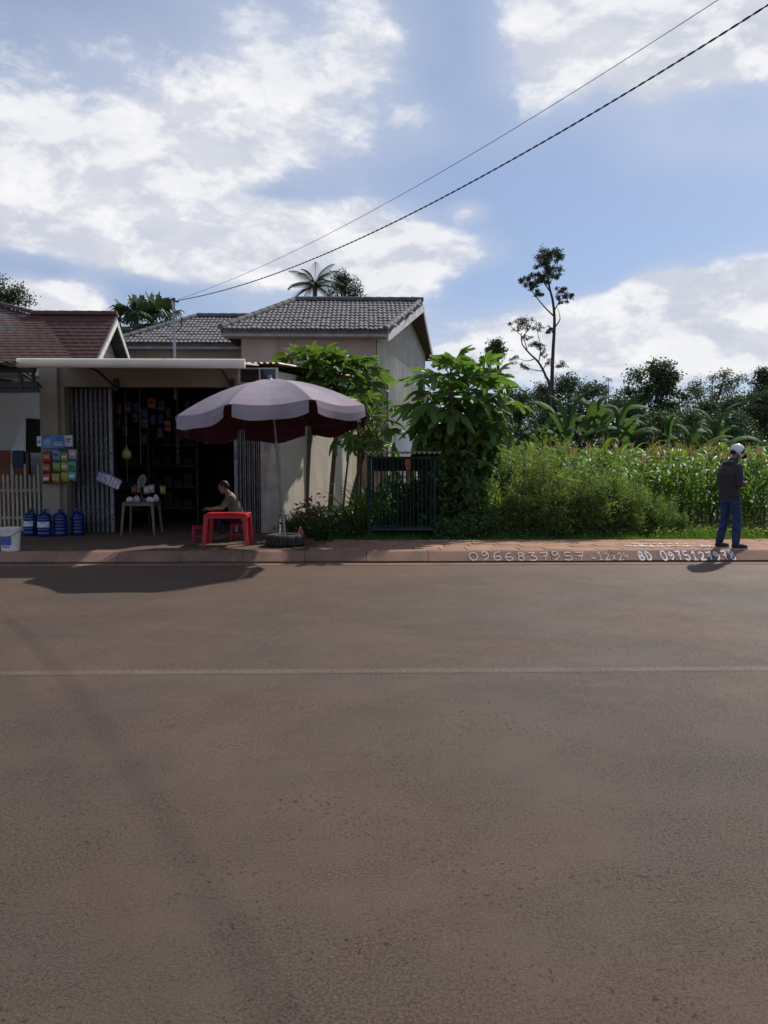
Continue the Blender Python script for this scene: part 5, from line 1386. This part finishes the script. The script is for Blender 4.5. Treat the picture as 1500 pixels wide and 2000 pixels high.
# ---- trees
def crown_mesh(name, clumps, per, l, lw, m, seed, sq=.75):
    rn = np.random.default_rng(seed); Cs = []
    for (c, r) in clumps:
        n = max(20, int(per*r*r)); g = rn.normal(size=(n, 3))*.52*r*np.array([1, 1, sq]); Cs.append(np.array(c)+g)
    C = np.concatenate(Cs); return quad_mesh(name, leaves(C, l, lw, None, .25, .5, rn), m)
def leafy_tree(name, label, base, H, W, seed, m='leaf_tree', nclump=26, low=.15, per=1100, l=.14, lw=.075, group=None, flat=False, rc=(.24, .42), trunk='bark', gap=0):
    rn = random.Random(seed); base = Vector(base); t = thing(name, label, 'tree', base, group); cl = []; mb = MB()
    tops = H*.75; P = [base+Vector((rn.gauss(0, .04)*i*H*.1, rn.gauss(0, .04)*i*H*.1, tops*i/4)) for i in range(5)]
    r0 = H*.022+.03; mb.tube(smooth_path(P, 3), [r0*(1-.8*i/12) for i in range(13)], 8)
    for i in range(nclump):
        a = rn.uniform(0, 6.28); u = rn.random(); z = low+(1-low)*u
        prof = math.sin(math.pi*min(1, max(.05, (z-low+.12)/(1.14-low))))**.6 if not flat else (.35+.65*((z-low)/(1-low))**.5)
        rr = W*prof*math.sqrt(rn.random())*.95; r = W*rn.uniform(*rc)
        c = base+Vector((math.cos(a)*rr, math.sin(a)*rr, H*z-r*.6)); cl.append((c-base, r))
        s0 = P[0].lerp(P[-1], min(.95, max(.15, (z-.22)))); mb.tube([s0, s0.lerp(c, .5)+Vector((0, 0, -.04*H*rn.random())), c], [r0*.35, r0*.2, r0*.08], 5, False)
    mb.build('trunk', trunk, t, smooth=True); link_mesh('crown', crown_mesh('crown', cl, per, l, lw, m, seed), t); return t
gT = 'dark leafy trees behind the corn'; lT = 'dark leafy tree in the woodland edge behind the corn'
def bg(px, top, half, Y, seed, label=lT, group=gT, **kw):
    z = Z_(top, Y, px); H = z-GZ; W_ = half*Y/1500; leafy_tree('woodland_tree', label, (X_(px, Y), Y, GZ), H, W_, seed, group=group, **kw)
for i, (px, top, half, Y) in enumerate(((1005, 752, 58, 38), (1060, 748, 52, 42), (1105, 728, 58, 41), (1155, 742, 52, 39), (1205, 762, 45, 37), (1240, 790, 45, 36), (1330, 790, 60, 39), (1370, 780, 55, 44), (1440, 770, 62, 40), (1490, 760, 60, 38), (1550, 745, 80, 42), (965, 790, 50, 34), (1420, 800, 60, 36), (1290, 800, 55, 37), (1640, 760, 90, 44), (935, 800, 45, 33))):
    bg(px, top, half, Y, 100+i, per=1100, low=.02, nclump=44, rc=(.26, .46))
bg(1275, 694, 66, 43, 130, 'broad airy tree with spreading crown rising above the banana plants', None, per=1300, low=.30, nclump=48, l=.17, lw=.10, rc=(.17, .32))
bg(1385, 726, 62, 46, 131, 'flat-topped airy tree beside the broad spreading tree', None, per=1100, low=.45, nclump=44, flat=True, rc=(.15, .28), l=.14, lw=.06)
bg(1498, 712, 52, 41, 132, 'tall leafy tree at the far end of the corn field', None, per=1200, low=.2, nclump=42, rc=(.22, .36))
bg(1182, 720, 14, 44, 133, 'slender feathery tree tip rising between the dark trees', None, per=1500, low=.2, nclump=22, l=.2, lw=.03, rc=(.35, .7), m='leaf_tall')
bg(18, 538, 52, 46, 134, 'dark tree crown rising behind the red roof', None, per=900, low=.72, nclump=34, rc=(.25, .4))
bg(675, 528, 40, 38, 135, 'feathery tree crown showing above the grey ridge', None, per=1300, low=.76, nclump=30, l=.2, lw=.045, m='leaf_tall', rc=(.28, .45))
bg(712, 578, 16, 40, 136, 'small sparse tree tip peeking over the grey ridge', None, per=700, low=.85, nclump=8, rc=(.25, .45))
# tall sparse tree and its branching neighbour, limb by limb
def limb_tree(label, Y, trunk, limbs, clumps, seed, r0, per=130, l=.24, lw=.10):
    rn = random.Random(seed); b = at(*trunk[0], Y); b.z = GZ; t = thing('tall_tree', label, 'tree', b); mb = MB()
    def p3(pp, spread):
        dy_ = 0; out = []
        for i, (x, y) in enumerate(pp): out.append(at(x, y, Y+dy_)); dy_ += rn.uniform(-spread, spread)
        return out
    T = [b]+[at(x, y, Y) for x, y in trunk[1:]]; P = smooth_path(T, 4); m = len(P); mb.tube(P, [r0*(1-.78*i/(m-1)) for i in range(m)], 8)
    cl = []
    for lb in limbs:
        Q = smooth_path(p3(lb, 1.1), 3); m = len(Q); mb.tube(Q, [r0*.36*(1-.8*i/(m-1)) for i in range(m)], 6, False)
    for (x, y, r) in clumps:
        for k_ in range(6):
            c = at(x+rn.uniform(-.95, .95)*r, y+rn.uniform(-.8, .8)*r, Y+rn.uniform(-1.2, 1.2)); cl.append((c-b, r*Y/1500*rn.uniform(.35, .6)))
            a = at(x, y+r*.6, Y); mb.tube([a, a.lerp(c, .6), c], [r0*.10, r0*.07, r0*.03], 4, False)
    mb.build('trunk', 'bark', t, smooth=True); link_mesh('crown', crown_mesh('crown', cl, per, l, lw, 'leaf_tall', seed, .8), t)
limb_tree('tall slender tree with sparse tufted crown above the woodland', 40, [(1078, 880), (1078, 760), (1080, 690), (1083, 630), (1080, 590), (1072, 555), (1070, 520), (1072, 492)],
          [[(1080, 616), (1062, 598), (1046, 578), (1030, 556), (1022, 548)], [(1081, 610), (1092, 590), (1106, 574)], [(1083, 640), (1094, 622), (1088, 600)], [(1075, 570), (1058, 545), (1050, 520)], [(1072, 545), (1086, 525), (1092, 500)], [(1080, 650), (1072, 636), (1066, 640)]],
          [(1068, 500, 17), (1086, 503, 15), (1056, 515, 13), (1078, 522, 16), (1050, 545, 13), (1066, 545, 13), (1026, 550, 10), (1040, 560, 9), (1056, 570, 10), (1108, 572, 11), (1098, 585, 9), (1088, 540, 9), (1072, 645, 7), (1093, 565, 7)], 201, .115, per=4200, l=.13, lw=.042)
limb_tree('crooked sparse tree branching beside the tall slender tree', 38, [(1075, 880), (1074, 770), (1066, 735), (1052, 708), (1034, 690), (1020, 672), (1018, 650)],
          [[(1030, 686), (1022, 660), (1006, 645), (998, 638)], [(1020, 660), (1034, 640), (1040, 628)], [(1052, 708), (1056, 680), (1050, 650), (1046, 620)], [(1060, 725), (1040, 722), (1024, 716)], [(1060, 722), (1074, 705), (1090, 712)], [(1046, 700), (1030, 705), (1012, 700)]],
          [(1003, 638, 12), (1018, 632, 11), (1036, 634, 12), (1050, 640, 10), (1044, 672, 11), (1058, 676, 8), (1030, 660, 9), (1094, 712, 10), (1060, 692, 8), (1002, 704, 10), (1026, 716, 8), (1072, 708, 8)], 202, .085, per=2600, l=.13, lw=.032)
b = at(972, 900, 30); b.z = GZ; t = thing('tufted_tree', 'thin tree with one dense dark ball crown beside the papayas', 'tree', b); ct = at(972, 683, 30)
mb = MB(); mb.tube([b, b.lerp(ct, .5)+Vector((.1, 0, 0)), ct], [.12, .09, .05], 7); mb.build('trunk', 'bark', t)
link_mesh('crown', crown_mesh('crown', [(ct-b+Vector((random.uniform(-.18, .18), random.uniform(-.2, .2), random.uniform(-.2, .2))), .27) for _ in range(8)], 2600, .2, .05, 'leaf_tree', 77), t)

# ---- banana plants
def banana_leaf(seed, L, w):
    rn = random.Random(seed); vs, fs = [], []; seg = 22; p = Vector((0, 0, 0)); e = R(74); b0 = 0; arch = R(rn.uniform(95, 150))
    for i in range(seg+1):
        t = i/seg; ww = w*(math.sin(math.pi*min(1, .06+.94*t))**.55) if t > .16 else .035
        tear = rn.random() < .38; g = ww*(rn.uniform(.45, .75) if tear else rn.uniform(.92, 1))
        nx, nz = -math.sin(e), math.cos(e); hang = .42+.3*t
        vs += [(p.x+nx*-ww*hang, g/2*1.0, p.z+nz*-ww*hang*.6), (p.x, 0, p.z), (p.x+nx*-ww*hang, -ww/2*(1 if rn.random() > .2 else .6), p.z+nz*-ww*hang*.6)]
        p += Vector((math.cos(e), 0, math.sin(e)))*(L/seg); e -= arch/seg*(.3+1.4*t)
    for i in range(seg): q_ = 3*i; fs += [(q_, q_+1, q_+4, q_+3), (q_+1, q_+2, q_+5, q_+4)]
    mb = MB(); mb.add(vs, fs); return mb.mesh('leaf', 'leaf_banana', smooth=True)
BL_ = [banana_leaf(i, 2.3, .34) for i in range(5)]
def banana(px, top, Y, n, label, seed, up=False, s=1.0):
    rn = random.Random(seed); z = Z_(top, Y); H = z-GZ; b = Vector((X_(px, Y), Y, GZ)); t = thing('banana_plant', label, 'banana plant', b, 'banana plants behind the corn')
    st = max(.6, H-1.5*s); mb = MB(); mb.tube([b, b+Vector((.05, 0, st*.6)), b+Vector((.08, 0, st))], [.14, .11, .07], 9); mb.build('stem', 'stem_green', t, smooth=True)
    for i in range(n):
        o = link_mesh('leaf', BL_[rn.randrange(5)], t, Vector((.08, 0, st-.05*i))); k_ = s*rn.uniform(.85, 1.1)
        o.scale = (k_, k_, k_); o.rotation_euler = (rn.gauss(0, .15), (-R(24) if (up or i < 2) else R(rn.uniform(-8, 26))), 2.39996*i+rn.uniform(-.4, .4))
banana(1105, 776, 27, 10, 'wide banana plant with drooping leaves beside the crooked tree', 1, s=1.0)
banana(1150, 758, 28.5, 10, 'tallest banana plant with upright leaves below the slender tip', 2, s=1.1)
banana(1200, 782, 27.5, 9, 'banana plant with torn leaves below the broad tree', 3, s=.95)
banana(1298, 795, 26, 4, 'young banana plant with erect pale green leaves', 4, True, .7)
banana(1345, 822, 28, 8, 'low banana plant arching over the corn tassels', 5, s=.88)
banana(1392, 802, 29.5, 9, 'banana plant with spreading leaves below the flat-topped tree', 6, s=.95)
banana(1052, 808, 28, 8, 'shaded banana plant beside the papayas', 7, s=.9)

# ---- palms
def feather_palm(label, px, top, Y, s, seed):
    rn = random.Random(seed); z = Z_(top, Y, px); b = Vector((X_(px, Y), Y, GZ)); t = thing('feather_palm', label, 'palm', b); H = z-GZ-.9*s
    mb = MB(); mb.tube([b, b+Vector((0, 0, H*.5)), b+Vector((.1, 0, H))], [.16, .13, .10], 9); mb.build('trunk', 'bark_pale', t, smooth=True)
    for i in range(18):
        az_ = 2.39996*i; e = R(86-5.2*i); L = 1.9*s; vs, fs = [], []; p = b+Vector((.1, 0, H)); d = Vector((math.cos(az_), math.sin(az_), 0)); sd = Vector((-d.y, d.x, 0)); mb = MB(); rach = []
        for k_ in range(30):
            rach.append(p.copy()); tt = k_/29
            if k_ > 1:
                ll = .75*s*math.sin(math.pi*min(1, .15+.8*tt))
                for sg in (-1, 1):
                    tip = p+sd*sg*ll*.8+d*ll*.55+Vector((0, 0, -ll*.35)); v0 = len(vs); wv = d*.034*s; vs += [p-wv, p+wv, tip]; fs.append((v0, v0+1, v0+2))
            p = p+(d*math.cos(e)+Vector((0, 0, math.sin(e))))*(L/29); e -= R(75)/29
        mb.add(vs, fs); mb.tube(rach, .012*s, 4, False); mb.build('frond', 'leaf_palm', t, fix=False)
feather_palm('feather-leaved palm rising above the grey ridge', 613, 530, 34, .72, 1)
def fan_palm(label, px, top, Y, s, seed):
    rn = random.Random(seed); z = Z_(top, Y, px); b = Vector((X_(px, Y), Y, GZ)); t = thing('fan_palm', label, 'palm', b); H = z-GZ-.85*s; c = b+Vector((0, 0, H))
    mb = MB(); mb.tube([b, c], [.22, .17], 10); mb.build('trunk', 'bark_pale', t, smooth=True)
    for i in range(22):
        az_ = 2.39996*i; e = R(78-6.2*i); d = Vector((math.cos(az_)*math.cos(e), math.sin(az_)*math.cos(e), math.sin(e))); u, v, _ = frame(d); h = c+d*.75*s; vs, fs = [], []; mb = MB()
        for k_ in range(17):
            a = R(-115+230*k_/16); dd = (d*math.cos(a)+u*math.sin(a)).normalized(); ll = .72*s*rn.uniform(.85, 1.1); m1 = h+dd*ll*.6; tip = h+dd*ll+Vector((0, 0, -.28*s*rn.uniform(.6, 1.3))); sdv = dd.cross(v)*.06*s; v0 = len(vs)
            vs += [h, m1+sdv, tip, m1-sdv]; fs.append((v0, v0+1, v0+2, v0+3))
        mb.add(vs, fs); mb.tube([c, h], .012, 4, False); mb.build('frond', 'leaf_palm', t, fix=False)
fan_palm('fan palm with shaggy fronds behind the cable mast', 272, 592, 31, 1.0, 3)
fan_palm('second fan palm close to the cable mast', 306, 588, 32, 1.0, 4)
